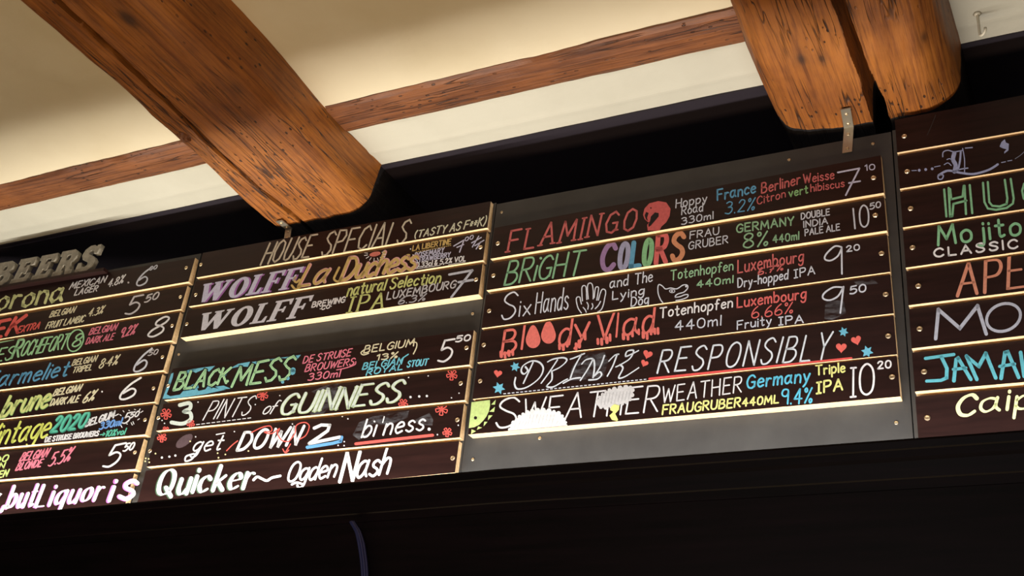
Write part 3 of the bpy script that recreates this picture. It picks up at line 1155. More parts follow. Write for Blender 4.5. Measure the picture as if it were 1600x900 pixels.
for (tx, a, b, h_, s_) in (('y,', (-27, 797), (6, 793), 38, .05), ('but', (10, 794), (51, 789.5), 36, .08), ('Liquor', (56, 791), (156, 780.5), 35, .1), ('is', (168, 783), (216, 777), 36, .12)):
    if tx == 'is':      # the word runs on over the edge of the next board
        continue
    p.multi([((tx, a, b, h_, MAG, 6.6), dict(slant=s_, nib=RM, serif=6, shift=(-1.4, .6), gap=30)), ((tx, a, b, h_, WHITE, 5.4), dict(slant=s_, nib=RM, serif=5, gap=30))])
p.multi([(('i', (171, 782), (176, 781.5), 38, MAG, 7.6), dict(slant=.12, nib=RM, serif=12, shift=(-2, .5))), (('i', (171, 782), (176, 781.5), 38, WHITE, 6.0), dict(slant=.12, nib=RM, serif=11))])
p.multi([(('s', (186, 780), (206, 778.5), 46, MAG, 7.4), dict(slant=.1, shift=(-1.5, .5))), (('s', (186, 780), (206, 778.5), 46, WHITE, 6.0), dict(slant=.1))])

# ---- board 2, HOUSE SPECIALS
E2L, E2R = edge((317, 395), (214, 787)), edge((767, 314), (711, 737))
c2 = column([
    (((305.5, 436), (764, 357.5)), 4.0, 'top plank lettered HOUSE SPECIALS in pale angular capitals', [(314, 413.5)]),
    (((299, 480), (760, 407.5)), 3.6, 'plank with lilac and purple capitals and a gold script name, under HOUSE SPECIALS', [(751, 386.5), (306, 460.6)]),
    (((280.4, 531), (753, 462)), 6.0, 'plank with fat white capitals and green IPA, above the missing plank', [(292, 506.5), (744, 437)]),
    (((253, 627.5), (738.6, 571)), 4.0, 'plank with green graffiti lettering on a blue splash, below the missing plank', [(729, 543.5), (263, 603)], ((294, 571), (741, 514))),
    (((236.6, 676), (727, 627)), 4.0, 'plank reading 3 PINTS in thin white capitals, with red flowers', [(247.6, 653), (720, 599)]),
    (((222.6, 732), (722, 685)), 4.0, "plank reading get DOWN 2 bi'ness with a red underline", [(234.6, 704.7), (714.8, 656)]),
    (((214, 788), (718, 738)), 1.0, 'lowest plank of the second board: fat white Quicker beside a script name', [(707.4, 715.8)]),
], GB[1], ((316, 395), (768, 314)), E2L, E2R)
P = [Slat(q) for q in c2]
for x, y in ((279.5, 554), (738.6, 490.6)):
    screw(PLB, x, y, bpy.data.objects['backing_panel.001'], 0.0036)
p = P[0]
p.t('HOUSE', (407, 413.5), (482, 401.5), 34, BEIGE, 2.6, slant=.2, gap=20, sharp=True)
p.t('SPECIALS', (501, 399.5), (632, 379), 37, BEIGE, 2.6, slant=.14, gap=20, sharp=True)
p.t('(TASTY AS F**K)', (647.5, 372), (757, 352), 10.5, (214, 216, 186), 1.9, h1=13.5, slant=.15)
p = P[1]
p.block('WOLFF', (305, 474), (460, 450), 31, 35, .2, [((150, 84, 168), (2.6, 0.3)), (LILAC, (-.4, 0))])
p.multi([(('La', (466, 447), (506, 441), 32, ROSE, 5.4), dict(slant=.35, shift=(1.2, -.6), gap=14)), (('La', (466, 447), (506, 441), 32, GOLD, 3.6), dict(slant=.35, gap=14))])
p.lines([[(462, 433), (459, 437), (463, 441), (468, 437)], [(456, 446), (462, 452), (470, 447)]], GOLD, 3.4, 'lettering', True)
p.multi([(('Duchess', (531, 439), (646, 420), 34, ROSE, 6.2), dict(slant=.25, shift=(1.2, -.6), gap=14)), (('Duchess', (531, 439), (646, 420), 34, GOLD, 4.3), dict(slant=.25, gap=14))])
p.lines([[(530, 418), (525, 428), (522, 436), (528, 440), (534, 434)]], GOLD, 3.4, 'lettering', True)
p.t('9', (633, 406), (639, 405), 8, GOLD, 2.0)
i = Ink(p.pl)
i.blob(586, 397, 9, paint((200, 96, 80)), 3.6, 1, 16, -0.2)
for k in range(15):
    a = 2 * math.pi * k / 15
    if -2.6 < math.atan2(math.sin(a), math.cos(a)) < -0.5:
        continue
    c_, s_ = math.cos(a), math.sin(a)
    i.stroke([(586 + 12 * c_, 397 + 6.5 * s_), (586 + 17 * c_, 397 + 11 * s_)], 1.1, paint(WHITE), 1)
i.build('lips', p.o, 'small red lips with white rays')
p.t('LA LIBERTINE', (644.5, 391.8), (704, 381), 8, GOLD, 1.6)
p.dash((650, 393.8), (706, 383.2), 18, GOLD, 1.0)
p.dots([(641.5, 389), (645.5, 398.5), (646, 408)], WHITE, 1.1)
p.t('ROSEMARY', (648, 402.6), (693, 394.2), 7.6, LILAC, 1.5)
p.t('STRAWBERRY', (648.5, 410.4), (703, 401), 7.2, LILAC, 1.5)
p.t('0.33cl & 5,2% VOL', (650, 418), (727, 407.5), 7.8, WHITE, 1.5)
p.lines([[(650, 420), (688, 414.5)], [(701, 413.7), (727, 409.3)]], WHITE, 0.9)
i = Ink(p.pl)
for q in ([(709, 384.5), (725, 375)], [(725, 375), (718, 394)], [(714, 386.5), (724.5, 382)], [(738, 386), (748, 369)], [(742, 384), (756, 375.5)], [(737, 379.5), (752, 371)], [(744, 389), (751, 378)]):
    i.stroke(q, 1.8, paint(LILAC), 1)
word(i, '00', (726.5, 377), (739, 373), 6, LILAC, 1.4)
i.build('price', p.o)
p = P[2]
p.block('WOLFF', (303, 518), (474, 495.5), 29, 36, .22, [((214, 216, 228), (0, 0))])
p.t('BREWING', (487, 480.5), (538, 472), 8.5, WHITE, 1.9, slant=.08)
p.t('\u00b7CO\u00b7', (500, 484.8), (517, 480.6), 5.6, WHITE, 1.6)
p.t('natural', (542, 462.5), (600, 453), 19, YGREEN, 2.6, slant=.1)
p.t('Selection', (609, 451), (687, 441), 17, YGREEN, 2.5, slant=.12)
p.t('#PA', (541, 488.8), (597, 480.8), 24, YGREEN, 3.4, slant=.12, gap=30, nib=(0, .5), serif=7)
p.t('LUXEMBOURG', (604, 468), (711, 449), 11.5, (200, 200, 206), 2.0, slant=.08)
p.t('6.3%', (622, 475.5), (663, 469), 10.5, (176, 176, 184), 1.8, slant=.25)
p.lines([[(702, 429), (738, 422.4), (705, 465)], [(716.5, 441), (739, 437.3)]], (190, 196, 212), 3.6, 'price')
p = P[3]
bl = (84, 172, 200)
p.shape([(cr(220, 570, 3.913, q), bl, 0) for q in (
    [(133, 208), (168, 110), (185, 55), (200, 48), (196, 75), (178, 130), (158, 180), (180, 192), (240, 182), (282, 132), (305, 128), (330, 112), (352, 160), (440, 140), (520, 152), (400, 178), (230, 205)],
    [(240, 45), (300, 30), (345, 22), (320, 42), (270, 58)])] +
    [(cr(270, 440, 5.292, q), bl, 0) for q in (
        [(135, 727), (350, 696), (300, 745), (262, 720), (190, 755)], [(425, 745), (540, 680), (640, 662), (620, 705), (560, 700), (480, 720), (430, 790)],
        [(650, 665), (1060, 605), (1030, 640), (900, 632), (800, 655), (700, 690)], [(150, 888), (205, 835), (215, 880)], [(270, 890), (300, 850), (325, 888)], [(350, 868), (420, 860), (480, 885), (390, 890)])], 'splash', 'blue splash')
p.dots([(456.7, 581, 5.0), (449.5, 591, 3.2), (441.6, 597, 2.6), (458, 578, 4)], bl)
for (tx, a, b, h0_, h1_) in (('BLACK', (271, 610), (353, 599), 29, 25), ('\u00b7', (353.5, 602), (355, 601.6), 16, 16), ('MESS', (362, 604), (450, 592), 31, 38)):
    p.multi([((tx, a, b, h0_, (24, 34, 32), 7.0), dict(h1=h1_, slant=.14, sharp=True, gap=18)), ((tx, a, b, h0_, (176, 228, 166), 3.6), dict(h1=h1_, slant=.14, sharp=True, gap=18)), ((tx, a, b, h0_, (110, 180, 124), 0.8), dict(h1=h1_, slant=.14, sharp=True, gap=18))])
p.t('DE STRUISE', (473, 568), (547, 555.5), 11, PINK, 1.7, slant=.15)
p.t('BROUWERS', (476, 581), (552, 570), 11, PINK, 1.7, slant=.15)
p.lines([[(556, 565), (554, 570), (540, 575), (526, 578)]], PINK, 1.6, smooth=True)
p.t('330ml', (481, 594.5), (530, 588.5), 11, PINK, 1.8, slant=.1)
p.t('BELGIUM', (568, 552), (646, 540), 11, CREAM, 1.9, slant=.12)
p.lines([[(570, 546), (564, 551), (568, 554.5), (576, 552)], [(640, 536), (650, 535), (651, 542), (646, 553)]], CREAM, 1.8, 'lettering', True)
p.t('13%', (588, 563), (620, 558.5), 9, CREAM, 1.9, slant=.1)
p.t('BELGIAN', (566, 577.5), (627, 568.5), 10, SKY, 1.9, slant=.15)
p.lines([[(627, 568), (628, 561), (638, 553.5)]], SKY, 1.8, 'lettering', True)
p.t('ROYAL', (572, 586.5), (628, 577), 8.5, SKY, 1.9, slant=.15)
p.t('STOUT', (636, 573.5), (667, 570), 9.5, SKY, 2.0, slant=.12)
p.price(('5', (684, 566), (703, 563), 33, WHITE, 3.0), ('50', (712, 534.5), (734, 531.5), 9, WHITE, 2.3), slant=.08)
p = P[4]
p.smear([(486, 612), (512, 596), (530, 597), (520, 630), (504, 648), (484, 648), (500, 618)])
mw = (214, 228, 216)
p.lines([[(281, 633), (296, 630), (297, 638), (288, 643), (297, 645), (298, 655), (285, 662), (268, 660)]], mw, 6.0, 'lettering', True)
p.t('PINTS', (317, 656.5), (387, 648.5), 30, WHITE, 1.8, slant=.3)
p.dash((307, 663.5), (395, 652.5), 11, WHITE, 1.2, 0.6)
p.t('of', (409, 648), (428, 645), 19, WHITE, 1.8, slant=.4, gap=4)
p.multi([(('GUINNESS', (436, 648.5), (621, 627.5), 31, (190, 212, 150), 5.6), dict(h1=34, slant=.24, nib=(0, .55), serif=7, gap=20)), (('GUINNESS', (436, 647.8), (621, 626.8), 31, mw, 4.0), dict(h1=34, slant=.24, nib=(0, .55), gap=20))])
p.dots([(641.4, 620.4), (655, 619.4), (667, 618.7)], WHITE, 2.0)
p.dots(cr(220, 570, 3.913, [(350, 228), (130, 340), (145, 358), (115, 328), (700, 243), (850, 188)]) + cr(480, 560, 4.089, [(648, 122), (622, 163), (773, 112), (970, 222), (922, 252)]), WHITE, 1.1)
for q in ((259.6, 646.7, 7), (298, 662, 5), (410.4, 617, 7), (706, 585.7, 7), (630, 630.5, 6)):
    p.flower(*q, RED)
p.flower(259, 672, 4.5, RED, half=True)
p = P[5]
p.smear(cr(480, 560, 4.089, [(290, 490), (330, 410), (420, 370), (560, 350), (650, 335), (640, 380), (560, 410), (440, 430), (400, 480), (330, 520)]))
p.smear(cr(480, 560, 4.089, [(690, 390), (780, 350), (805, 390), (800, 430), (700, 420)]))
p.shape([([(288 + 13 * math.cos(a) - 3 * math.sin(a), 689 + 10 * math.sin(a) - 5 * math.cos(a)) for a in [2 * math.pi * k / 16 for k in range(16)]], (92, 74, 78), 0)], 'planet', 'dull mauve spot')
p.dots([(253, 715), (264.7, 713.6), (274, 711.8)], WHITE, 1.8)
p.t('get', (300, 705), (343, 703), 24, WHITE, 2.5, slant=.22)
p.lines([[(338, 679), (351, 676.5)]], WHITE, 1.8, 'lettering')
p.lines([[(308, 706), (300, 717), (290, 720.5), (291, 713), (303, 709)]], WHITE, 2.6, 'lettering', True)
p.t('DOWN', (370, 704.5), (462, 694.5), 29, WHITE, 4.4, slant=.24)
p.lines([cr(220, 570, 3.913, [(675, 415), (735, 385), (790, 374), (800, 405), (755, 412), (800, 420), (848, 390), (835, 420), (862, 462), (905, 470)]),
         cr(220, 570, 3.913, [(905, 470), (942, 420), (952, 370), (1000, 352), (1030, 375), (1010, 430), (970, 455)]),
         cr(220, 570, 3.913, [(525, 525), (560, 490), (592, 465)]), cr(220, 570, 3.913, [(915, 485), (900, 510), (884, 536)]), cr(220, 570, 3.913, [(868, 515), (884, 538), (905, 522)])], RED, 1.7, 'arrow', True, label='red looping arrow')
p.lines([[(480, 699), (520, 692.5), (532, 689.5), (534, 683)]], (76, 150, 210), 5.0, 'lettering')
p.lines([[(491, 669), (502, 664), (515, 664.5), (512, 673), (498, 683), (483, 693)], [(483, 693), (531, 683)]], WHITE, 5.0, 'lettering')
p.t("b\u0131 ness", (565, 683), (660, 672), 28, WHITE, 3.0, slant=.16)
p.dots([(670.5, 670.6, 2.6), (585, 658.5, 1.6)], WHITE)
p.lines([[(600.5, 651), (598, 660)]], WHITE, 1.8, 'lettering')
p.lines([[(556, 693.5), (616, 686.5), (676, 680)]], RED, 4.6, label='red underline')
for q in ((690, 639.5, 8), (699, 675.4, 6), (253, 683.7, 6)):
    p.flower(*q, RED)
p.dots(cr(220, 570, 3.913, [(90, 543), (30, 572), (48, 575), (27, 590), (52, 596), (470, 540), (475, 568), (517, 548), (658, 527), (302, 468)]), (238, 222, 150), 1.3)
p.dots(cr(220, 570, 3.913, [(572, 408), (335, 440), (927, 362)]) + cr(480, 560, 4.089, [(225, 370), (260, 386), (237, 532), (198, 556), (236, 557), (965, 427), (832, 487)]), WHITE, 1.2)
p = P[6]
for (tx, a, b, h_, g_) in (('Quicker', (244, 774.5), (391, 761.5), 40, 26),):
    p.multi([((tx, a, b, h_, DGREEN, 9.0), dict(slant=.06, nib=RM, serif=7, shift=(-1.2, .4), gap=g_)), ((tx, a, b, h_, WHITE, 7.2), dict(slant=.06, nib=RM, serif=6, gap=g_))])
p.lines([[(396, 750), (402, 745), (409, 748), (417, 751), (425, 746.5), (438, 743.5)]], WHITE, 4.0, 'flourish', True)
p.t('Ogden', (447, 754), (522, 745), 31, WHITE, 3.4, slant=.14, gap=16)
p.lines([[(456, 757), (464, 754), (474, 757)]], WHITE, 3.4, 'lettering', True)
p.t('N', (531, 752), (551, 749.5), 44, WHITE, 5.6, slant=.1, nib=(0, .5))
p.t('ash', (556, 747), (605, 739.5), 40, WHITE, 4.0, slant=.14, gap=14)

# ---- board 3, between the beams
c3 = column([
    (((766, 407), (1378.7, 304)), 5.0, 'top plank with thin red serif capitals and a red bird head', [(1365, 278), (778, 380.5)], ((777, 355), (1372.6, 243))),
    (((761, 456), (1383.6, 363)), 5.0, 'plank with green BRIGHT and rainbow COLORS lettering', [(1367.7, 336.5), (771, 430.7)]),
    (((753, 514), (1390, 426)), 2.2, 'plank with a white drawing of a hand and a dog head', [(1377.5, 396), (764.4, 486)]),
    (((748, 567), (1397, 490.5)), 1.8, 'plank with dripping blood-red lettering', [(1384, 460), (756, 539)]),
    (((740, 624), (1404, 554)), 1.2, 'plank lettered DRINK RESPONSIBLY with hearts and stars', [(750.4, 595.6), (1388, 525)]),
    (((731, 682), (1407, 622.5)), 6.0, 'plank with a green sun, two clouds and a yellow lightning bolt', [(1394, 589)]),
], GB[2], ((777, 355), (1372.6, 243)), edge((772, 360), (731, 682)), edge((1377, 252), (1407, 622)))
P = [Slat(q) for q in c3]
p = P[0]
p.t('FLAMINGO', (793, 393), (991, 358), 32, DRED, 3.2, h1=34, slant=.1, serif=11, gap=34, sharp=True)
p.shape([(cr(750, 240, 4.0909, [(1072, 492), (1068, 455), (1092, 430), (1076, 440), (1052, 418), (1042, 390), (1052, 350), (1082, 318), (1140, 303), (1190, 312), (1218, 352), (1212, 400), (1190, 440), (1160, 466), (1148, 490), (1128, 497)]), (196, 68, 66), 0),
         (cr(750, 240, 4.0909, [(1086, 436), (1092, 402), (1118, 376), (1142, 380), (1142, 402), (1118, 430), (1092, 460), (1078, 470), (1076, 452)]), DARK, 1),
         (cr(750, 240, 4.0909, [(1052, 395), (1062, 372), (1078, 380), (1068, 410), (1074, 432), (1060, 420)]), DARK, 1)], 'drawing', 'red long-necked bird head')
p.dots([(1017, 325, 1.2)], DARK)
p.t('Hoppy', (1056, 324.5), (1104, 315.5), 13, COOL, 1.7)
p.t('Road', (1065, 335.5), (1098, 330), 12.5, COOL, 1.7)
p.t('330ml', (1065, 351), (1114, 341.5), 10.5, COOL, 1.7)
p.t('France', (1121, 313), (1180, 301), 16.5, BLUE, 2.5)
p.t('3.2%', (1133, 335), (1178, 328), 19, BLUE, 1.8, slant=.1)
p.t('Berliner', (1190, 302), (1250, 287), 15.5, DRED, 2.2)
p.t('Weisse', (1256, 286), (1303, 279), 13.5, DRED, 2.0)
p.t('Citron', (1183, 319.5), (1227, 308), 12, DRED, 1.7)
p.t('vert', (1233, 307.5), (1262, 301.5), 12, (126, 186, 110), 2.0)
p.t('hibiscus', (1267, 299.5), (1319, 291.5), 11.5, DRED, 1.8)
p.price(('10', (1352, 266.5), (1367, 264.5), 8.5, LILAC, 1.7))
p.lines([[(1309, 269.5), (1343, 263)], [(1343, 263), (1321.5, 305)], [(1326.5, 286), (1344, 283)]], LILAC, 2.6, 'price')
p = P[1]
p.t('BR\u0131GHT', (788, 444.5), (906, 428), 37, (124, 190, 140), 3.0, h1=37, slant=.12, gap=18)
p.dots([(845, 403.5, 2.2)], (124, 190, 140))
for (tx, xa, xb, yb, h_, col, w_) in (('C', 939, 958, 422, 40, (142, 104, 160), 7.6), ('O', 967, 979, 419, 39, (150, 152, 190), 7.6), ('L', 986, 999, 416, 38, (70, 150, 194), 7.6),
                                     ('O', 1005, 1016, 414, 40, (116, 186, 124), 7.6), ('R', 1025, 1040, 411, 44, (216, 82, 80), 7.6), ('S', 1050, 1066, 408, 41, (208, 128, 82), 7.6)):
    p.t(tx, (xa, yb), (xb, yb - (xb - xa) * .15), h_, col, w_, slant=.04)
p.t('FRAU', (1078, 373), (1123, 365.5), 11, COOL, 1.7)
p.t('GRUBER', (1076, 390), (1137, 379.5), 11.5, COOL, 1.7)
p.t('GERMANY', (1151, 363.5), (1240, 351), 12.5, (132, 186, 138), 2.3)
p.t('8%', (1162, 388), (1199, 382.5), 22, (132, 186, 138), 2.4)
p.t('440ml', (1208, 379.5), (1248, 374), 11.5, (132, 186, 138), 2.0)
p.t('DOUBLE', (1252, 343), (1296, 335.5), 9.5, COOL, 1.8)
p.t('INDIA', (1256, 355.5), (1293, 349.5), 9.5, COOL, 1.8)
p.t('PALE ALE', (1258, 368.5), (1312, 359), 9.5, COOL, 1.8)
i = Ink(p.pl)
i.stroke([(1333, 326), (1336, 357)], 2.5, paint(COOL), 1)
word(i, '0', (1344, 355.5), (1358, 353), 33, COOL, 2.5)
word(i, '50', (1359.5, 327.5), (1376, 323), 9, COOL, 1.9)
i.build('price', p.o)
p = P[2]
p.t('S', (783, 501), (804, 497), 41, COOL, 2.4, slant=.04)
p.t('ix', (811, 494), (828, 490.5), 26, COOL, 2.0)
p.t('Hands', (836, 490), (887, 482), 33, COOL, 1.9)
e3 = lambda q: cr(740, 400, 5, q)
p.lines([e3(q) for q in (
    [(842, 445), (818, 410), (806, 370), (802, 335), (812, 320), (830, 322), (834, 340), (842, 375)],
    [(850, 350), (846, 290), (846, 250), (856, 232), (872, 234), (880, 255), (884, 340)],
    [(896, 335), (890, 270), (892, 226), (908, 211), (926, 222), (934, 270), (934, 335)],
    [(942, 325), (948, 270), (956, 244), (972, 242), (976, 258), (970, 300), (962, 345)],
    [(974, 345), (990, 290), (1004, 262), (1024, 262), (1032, 285), (1024, 330), (1014, 380), (996, 420), (966, 440)],
    [(885, 362), (896, 385), (892, 415)], [(926, 372), (932, 395), (920, 415)], [(992, 355), (975, 385), (950, 412)], [(856, 402), (872, 420), (880, 440)])], COOL, 1.7, 'drawing', True, label='white outline of an open hand')
p.t('and', (953, 450), (981, 445), 16, COOL, 1.8)
p.t('The', (992, 444), (1019, 440), 16.5, COOL, 1.8)
p.t('Lying', (957, 468.5), (1006, 459.5), 13, COOL, 1.9)
p.t('Dog', (986, 478.5), (1013, 474), 14.5, COOL, 1.9)
e4 = lambda q: cr(1020, 380, 4, q)
i = Ink(p.pl)
for q in ([(65, 375), (48, 352), (34, 315), (32, 275), (40, 258), (60, 268), (80, 286), (112, 280), (150, 285), (188, 262), (214, 262), (218, 280), (195, 305), (160, 316), (142, 328), (140, 338)],
          [(140, 338), (170, 334), (200, 322), (220, 322), (214, 338), (180, 352), (145, 358)]):
    i.stroke(catmull(e4(q), False, 5), 1.7, paint(COOL), 1)
i.stroke([(1020 + (121 + 17 * math.cos(a)) / 4, 380 + (299 + 10 * math.sin(a)) / 4) for a in [2 * math.pi * k / 14 for k in range(15)]], 1.2, paint(COOL), 1)
i.blob(1050, 454.8, 1.5, paint(COOL), layer=1)
i.blob(1072, 447.5, 1.6, paint(COOL), layer=1)
i.build('drawing', p.o, 'white outline of a dog head')
p.t('Totenhopfen', (1048, 437.5), (1145, 421.5), 15, (132, 186, 138), 1.9)
p.t('440ml', (1089, 449.5), (1145, 441.5), 10.5, (132, 186, 138), 2.0)
p.t('Luxembourg', (1153, 426.5), (1255, 408), 20, DRED, 2.2, h1=17)
p.t('6.7%', (1185, 429.5), (1223, 421.5), 9, DRED, 1.9)
p.t('Dry-hopped', (1153, 449.5), (1231, 435.5), 14, COOL, 1.9)
p.t('#PA', (1241, 434.5), (1273, 427.5), 12.5, COOL, 1.9)
i = Ink(p.pl)
i.stroke(catmull([(1315, 386), (1304, 385), (1291, 397), (1289, 405), (1298, 407), (1309, 400), (1315, 388)], False), 2.6, paint(COOL), 1)
i.stroke([(1315, 386), (1315.5, 428)], 2.6, paint(COOL), 1)
word(i, '20', (1323, 393.5), (1343, 390.5), 9, COOL, 2.0)
i.build('price', p.o)
p = P[3]
i = Ink(p.pl)
rc = (222, 92, 80)
m_ = paint(rc)
word(i, 'B', (784, 552.5), (805, 549), 37, rc, 4.0)
word(i, 'l', (815, 546), (816, 545.8), 36, rc, 3.6)
for (cx, cy, rx, ry) in ((833, 531, 11.5, 13), (857, 524, 11.5, 13)):
    i.poly([(cx + rx * math.cos(a), cy + ry * math.sin(a) - (0 if math.sin(a) > -0.35 else (-math.sin(a) - 0.35) ** 2 * 24) + (0)) for a in [2 * math.pi * k / 28 for k in range(28)]] , m_, 0)
word(i, 'd', (873, 541), (890, 537.5), 42, rc, 3.8)
word(i, 'y', (897, 532), (919, 528), 38, rc, 4.2)
word(i, 'V', (931, 533), (958, 528), 43, rc, 4.0)
word(i, 'l', (963, 527), (964, 526.8), 35, rc, 3.0)
word(i, 'a', (974, 524), (996, 520), 40, rc, 4.0)
word(i, 'd', (1004, 521), (1020, 518), 42, rc, 4.0)
for (x, y, l_, w_) in ((783, 553, 4, 5), (789, 554, 5, 4), (795, 552, 3, 5), (801, 550, 4, 4), (874, 542, 3, 4), (880, 542, 4, 4.5), (886, 539, 2, 4), (905, 536, 6, 5), (900, 540, 6, 4), (914, 522, 8, 4),
                           (934, 533, 4, 4), (940, 533, 5, 4.5), (948, 531, 4, 5), (953, 526, 6, 4), (974, 525, 4, 5), (981, 526, 4, 4), (988, 522, 3, 4), (998, 518, 4, 3.5), (1005, 522, 5, 5), (1011, 523, 6, 4), (1017, 518, 4, 4), (1023, 517, 4, 4), (1028, 516, 5, 4)):
    i.stroke([(x, y - 3), (x + .3, y + l_)], w_ * 1.05, m_, 1)
i.build('lettering', p.o)
p.t('Totenhopfen', (1031, 496.5), (1144, 479.5), 15.5, WHITE, 2.2)
p.t('440ml', (1055, 516.5), (1126, 508), 14.5, COOL, 2.0)
p.t('Luxembourg', (1152, 480.5), (1259, 466), 16, (222, 84, 80), 2.4)
p.t('6.66%', (1175, 497.5), (1238, 489), 17, (222, 84, 80), 1.8)
p.t('Fruity', (1152, 515), (1205, 506.5), 13, COOL, 2.0)
p.t('#PA', (1217, 508), (1255, 504), 12, COOL, 2.1)
p.smear([(1290, 468), (1318, 470), (1322, 490), (1300, 500), (1288, 498)])
p.smear([(1334, 440), (1365, 437), (1372, 443), (1340, 446)])
i = Ink(p.pl)
i.stroke(catmull([(1317, 449), (1302, 449), (1288, 458), (1286, 466), (1296, 469), (1309, 463), (1317, 450)], False), 2.7, paint(COOL), 1)
i.stroke([(1318, 448), (1313, 489)], 2.7, paint(COOL), 1)
word(i, '50', (1328.5, 460), (1353, 454.5), 11.5, COOL, 2.3)
i.build('price', p.o)
p = P[4]
e5 = lambda q: cr(720, 540, 4.5, q)
p.smear(e5([(740, 250), (800, 120), (900, 60), (1010, 45), (1040, 110), (1000, 220), (860, 240)]))
i = Ink(p.pl)
for q in ([(385, 225), (378, 270), (400, 305), (470, 290), (550, 230), (580, 165), (555, 120), (500, 108), (440, 140), (425, 180), (445, 200), (470, 175), (455, 150)], [(508, 118), (475, 190), (440, 265)],
          [(610, 115), (650, 95), (720, 85), (745, 105), (700, 150), (640, 180)], [(680, 100), (620, 190), (565, 265)], [(640, 180), (640, 240), (605, 285), (650, 290), (720, 250), (750, 235)],
          [(770, 95), (800, 85), (870, 55)], [(850, 60), (800, 150), (770, 230)], [(720, 265), (780, 235), (840, 225)],
          [(840, 245), (890, 170), (930, 95)], [(850, 130), (880, 100), (930, 95), (940, 150), (930, 225)], [(930, 225), (980, 150), (1010, 70)], [(945, 210), (975, 185), (990, 205), (960, 235), (900, 242)],
          [(1040, 110), (1080, 70), (1110, 60)], [(1100, 60), (1070, 140), (1030, 215)], [(1250, 35), (1200, 60), (1160, 75), (1170, 40), (1215, 35), (1190, 90), (1130, 130), (1090, 150)], [(1120, 135), (1140, 160), (1110, 225), (1150, 220), (1215, 180), (1252, 155)]):
    i.stroke(catmull(e5(q), False, 5), 3.0, paint((212, 220, 228)), 1, (math.radians(-40), .55))
i.build('lettering', p.o)
p.dash((787, 615.3), (1013, 592.2), 34, COOL, 1.5, 0.45)
p.t('RESPONSIBLY', (1027, 583), (1292, 560), 36, (212, 220, 228), 2.7, h1=41, slant=.2, gap=30)
p.lines([[(1015, 592), (1180, 575.5), (1330, 560)]], (214, 52, 46), 4.2, label='long red underline')
for q in ((805, 573, 8), (779.6, 606.5, 10), (1318, 518.5, 8), (1355, 549.5, 10)):
    p.star(*q, (84, 176, 206))
for q in ((778, 583.5, 6.5, .15), (1012, 553.5, 7.5, .3), (1007, 567.5, 6, .4), (1338, 531.5, 8, -.3), (1314.5, 543, 8.5, 0)):
    p.heart(*q[:3], (224, 78, 66), q[3])
p = P[5]
sg = (196, 224, 126)
p.shape([(e5([(76, 398), (205, 382), (206, 420), (198, 460), (180, 498), (160, 525), (130, 556), (95, 574), (56, 580)]), sg, 0)] +
        [(e5(q), sg, 0) for q in ([(213, 415), (246, 380), (240, 415)], [(200, 465), (240, 430), (234, 466)], [(190, 525), (195, 490), (224, 490)], [(160, 568), (165, 535), (188, 536)], [(113, 592), (122, 568), (150, 577)], [(72, 622), (76, 588), (106, 602)])] +
        [([(742.9 + 2.6 * math.cos(a), 652.9 + 2.6 * math.sin(a)) for a in [2 * math.pi * k / 10 for k in range(10)]], DARK, 1)], 'sun', 'pale green corner sun with small triangle rays')
p.t('S', (774, 670), (805, 667), 46, WHITE, 3.0, slant=.06)
p.t('WEATHER', (815, 660), (1027, 642), 36, WHITE, 2.6, h1=42, slant=.06, gap=22)
for k, (pts, c_) in enumerate((([(343, 608), (348, 575), (356, 555), (385, 530), (400, 508), (425, 490), (450, 475), (485, 462), (520, 455), (560, 453), (600, 453), (640, 462), (670, 467), (705, 485), (722, 505), (735, 530), (742, 550), (738, 574)], (238, 238, 238)),
                               ([(957, 415), (955, 395), (968, 375), (985, 352), (1010, 335), (1030, 318), (1060, 308), (1100, 303), (1140, 292), (1180, 288), (1206, 295), (1210, 330), (1200, 365), (1180, 390), (1150, 405), (1120, 412), (1090, 424), (1040, 432), (1000, 436), (970, 430)], (206, 206, 206)))):
    i = Ink(p.pl)
    i.poly(e5(pts), paint(c_), 2)
    q = e5(pts)
    for a, b in zip(q[:-1], q[1:]):
        i.blob((a[0] + b[0]) / 2, (a[1] + b[1]) / 2, max(2.0, math.dist(a, b) * .42), paint(c_), layer=3, n=10)
    if k == 0:
        for t in range(15):
            x = 372 + t * 24
            i.stroke(e5([(x + 22, 485 if 3 < t < 12 else 530), (x, 568 if t > 1 else 590)]), 0.7, paint((206, 206, 208)), 4)
    else:
        for t in range(9):
            x = 985 + t * 24
            i.stroke(e5([(x + 16, 335 - t * 2), (x, 420 - t * 5)]), 0.9, paint((168, 168, 170)), 4)
    i.build('cloud', p.o, 'big white cloud' if k == 0 else 'smaller grey-white cloud')
p.shape([(e5([(1058, 428), (1080, 412), (1116, 422), (1112, 450), (1086, 478), (1106, 522), (1098, 536), (1062, 522), (1045, 492), (1072, 466), (1050, 452)]), (236, 240, 120), 5)], 'lightning_bolt', 'yellow lightning bolt')
p.t('WEATHER', (1034, 629.5), (1158, 612), 25, WHITE, 2.1, slant=.04)
p.t('FRAUGRUBER', (1035, 647.5), (1156, 635.5), 14, YELLOW, 2.6, slant=.08)
p.t('440ML', (1160, 634.5), (1216, 629.5), 12, YELLOW, 2.5, slant=.08)
p.t('Germany', (1167, 606.5), (1264, 596), 20, (70, 190, 226), 2.9, slant=.08)
p.t('9.4%', (1221, 632), (1268, 629), 23, (70, 190, 226), 2.6, slant=.08)
p.t('Triple', (1275, 585.5), (1320, 581), 15, YELLOW, 2.6)
p.t('#PA', (1276, 615), (1316, 608.5), 17, YELLOW, 3.0, slant=.05)
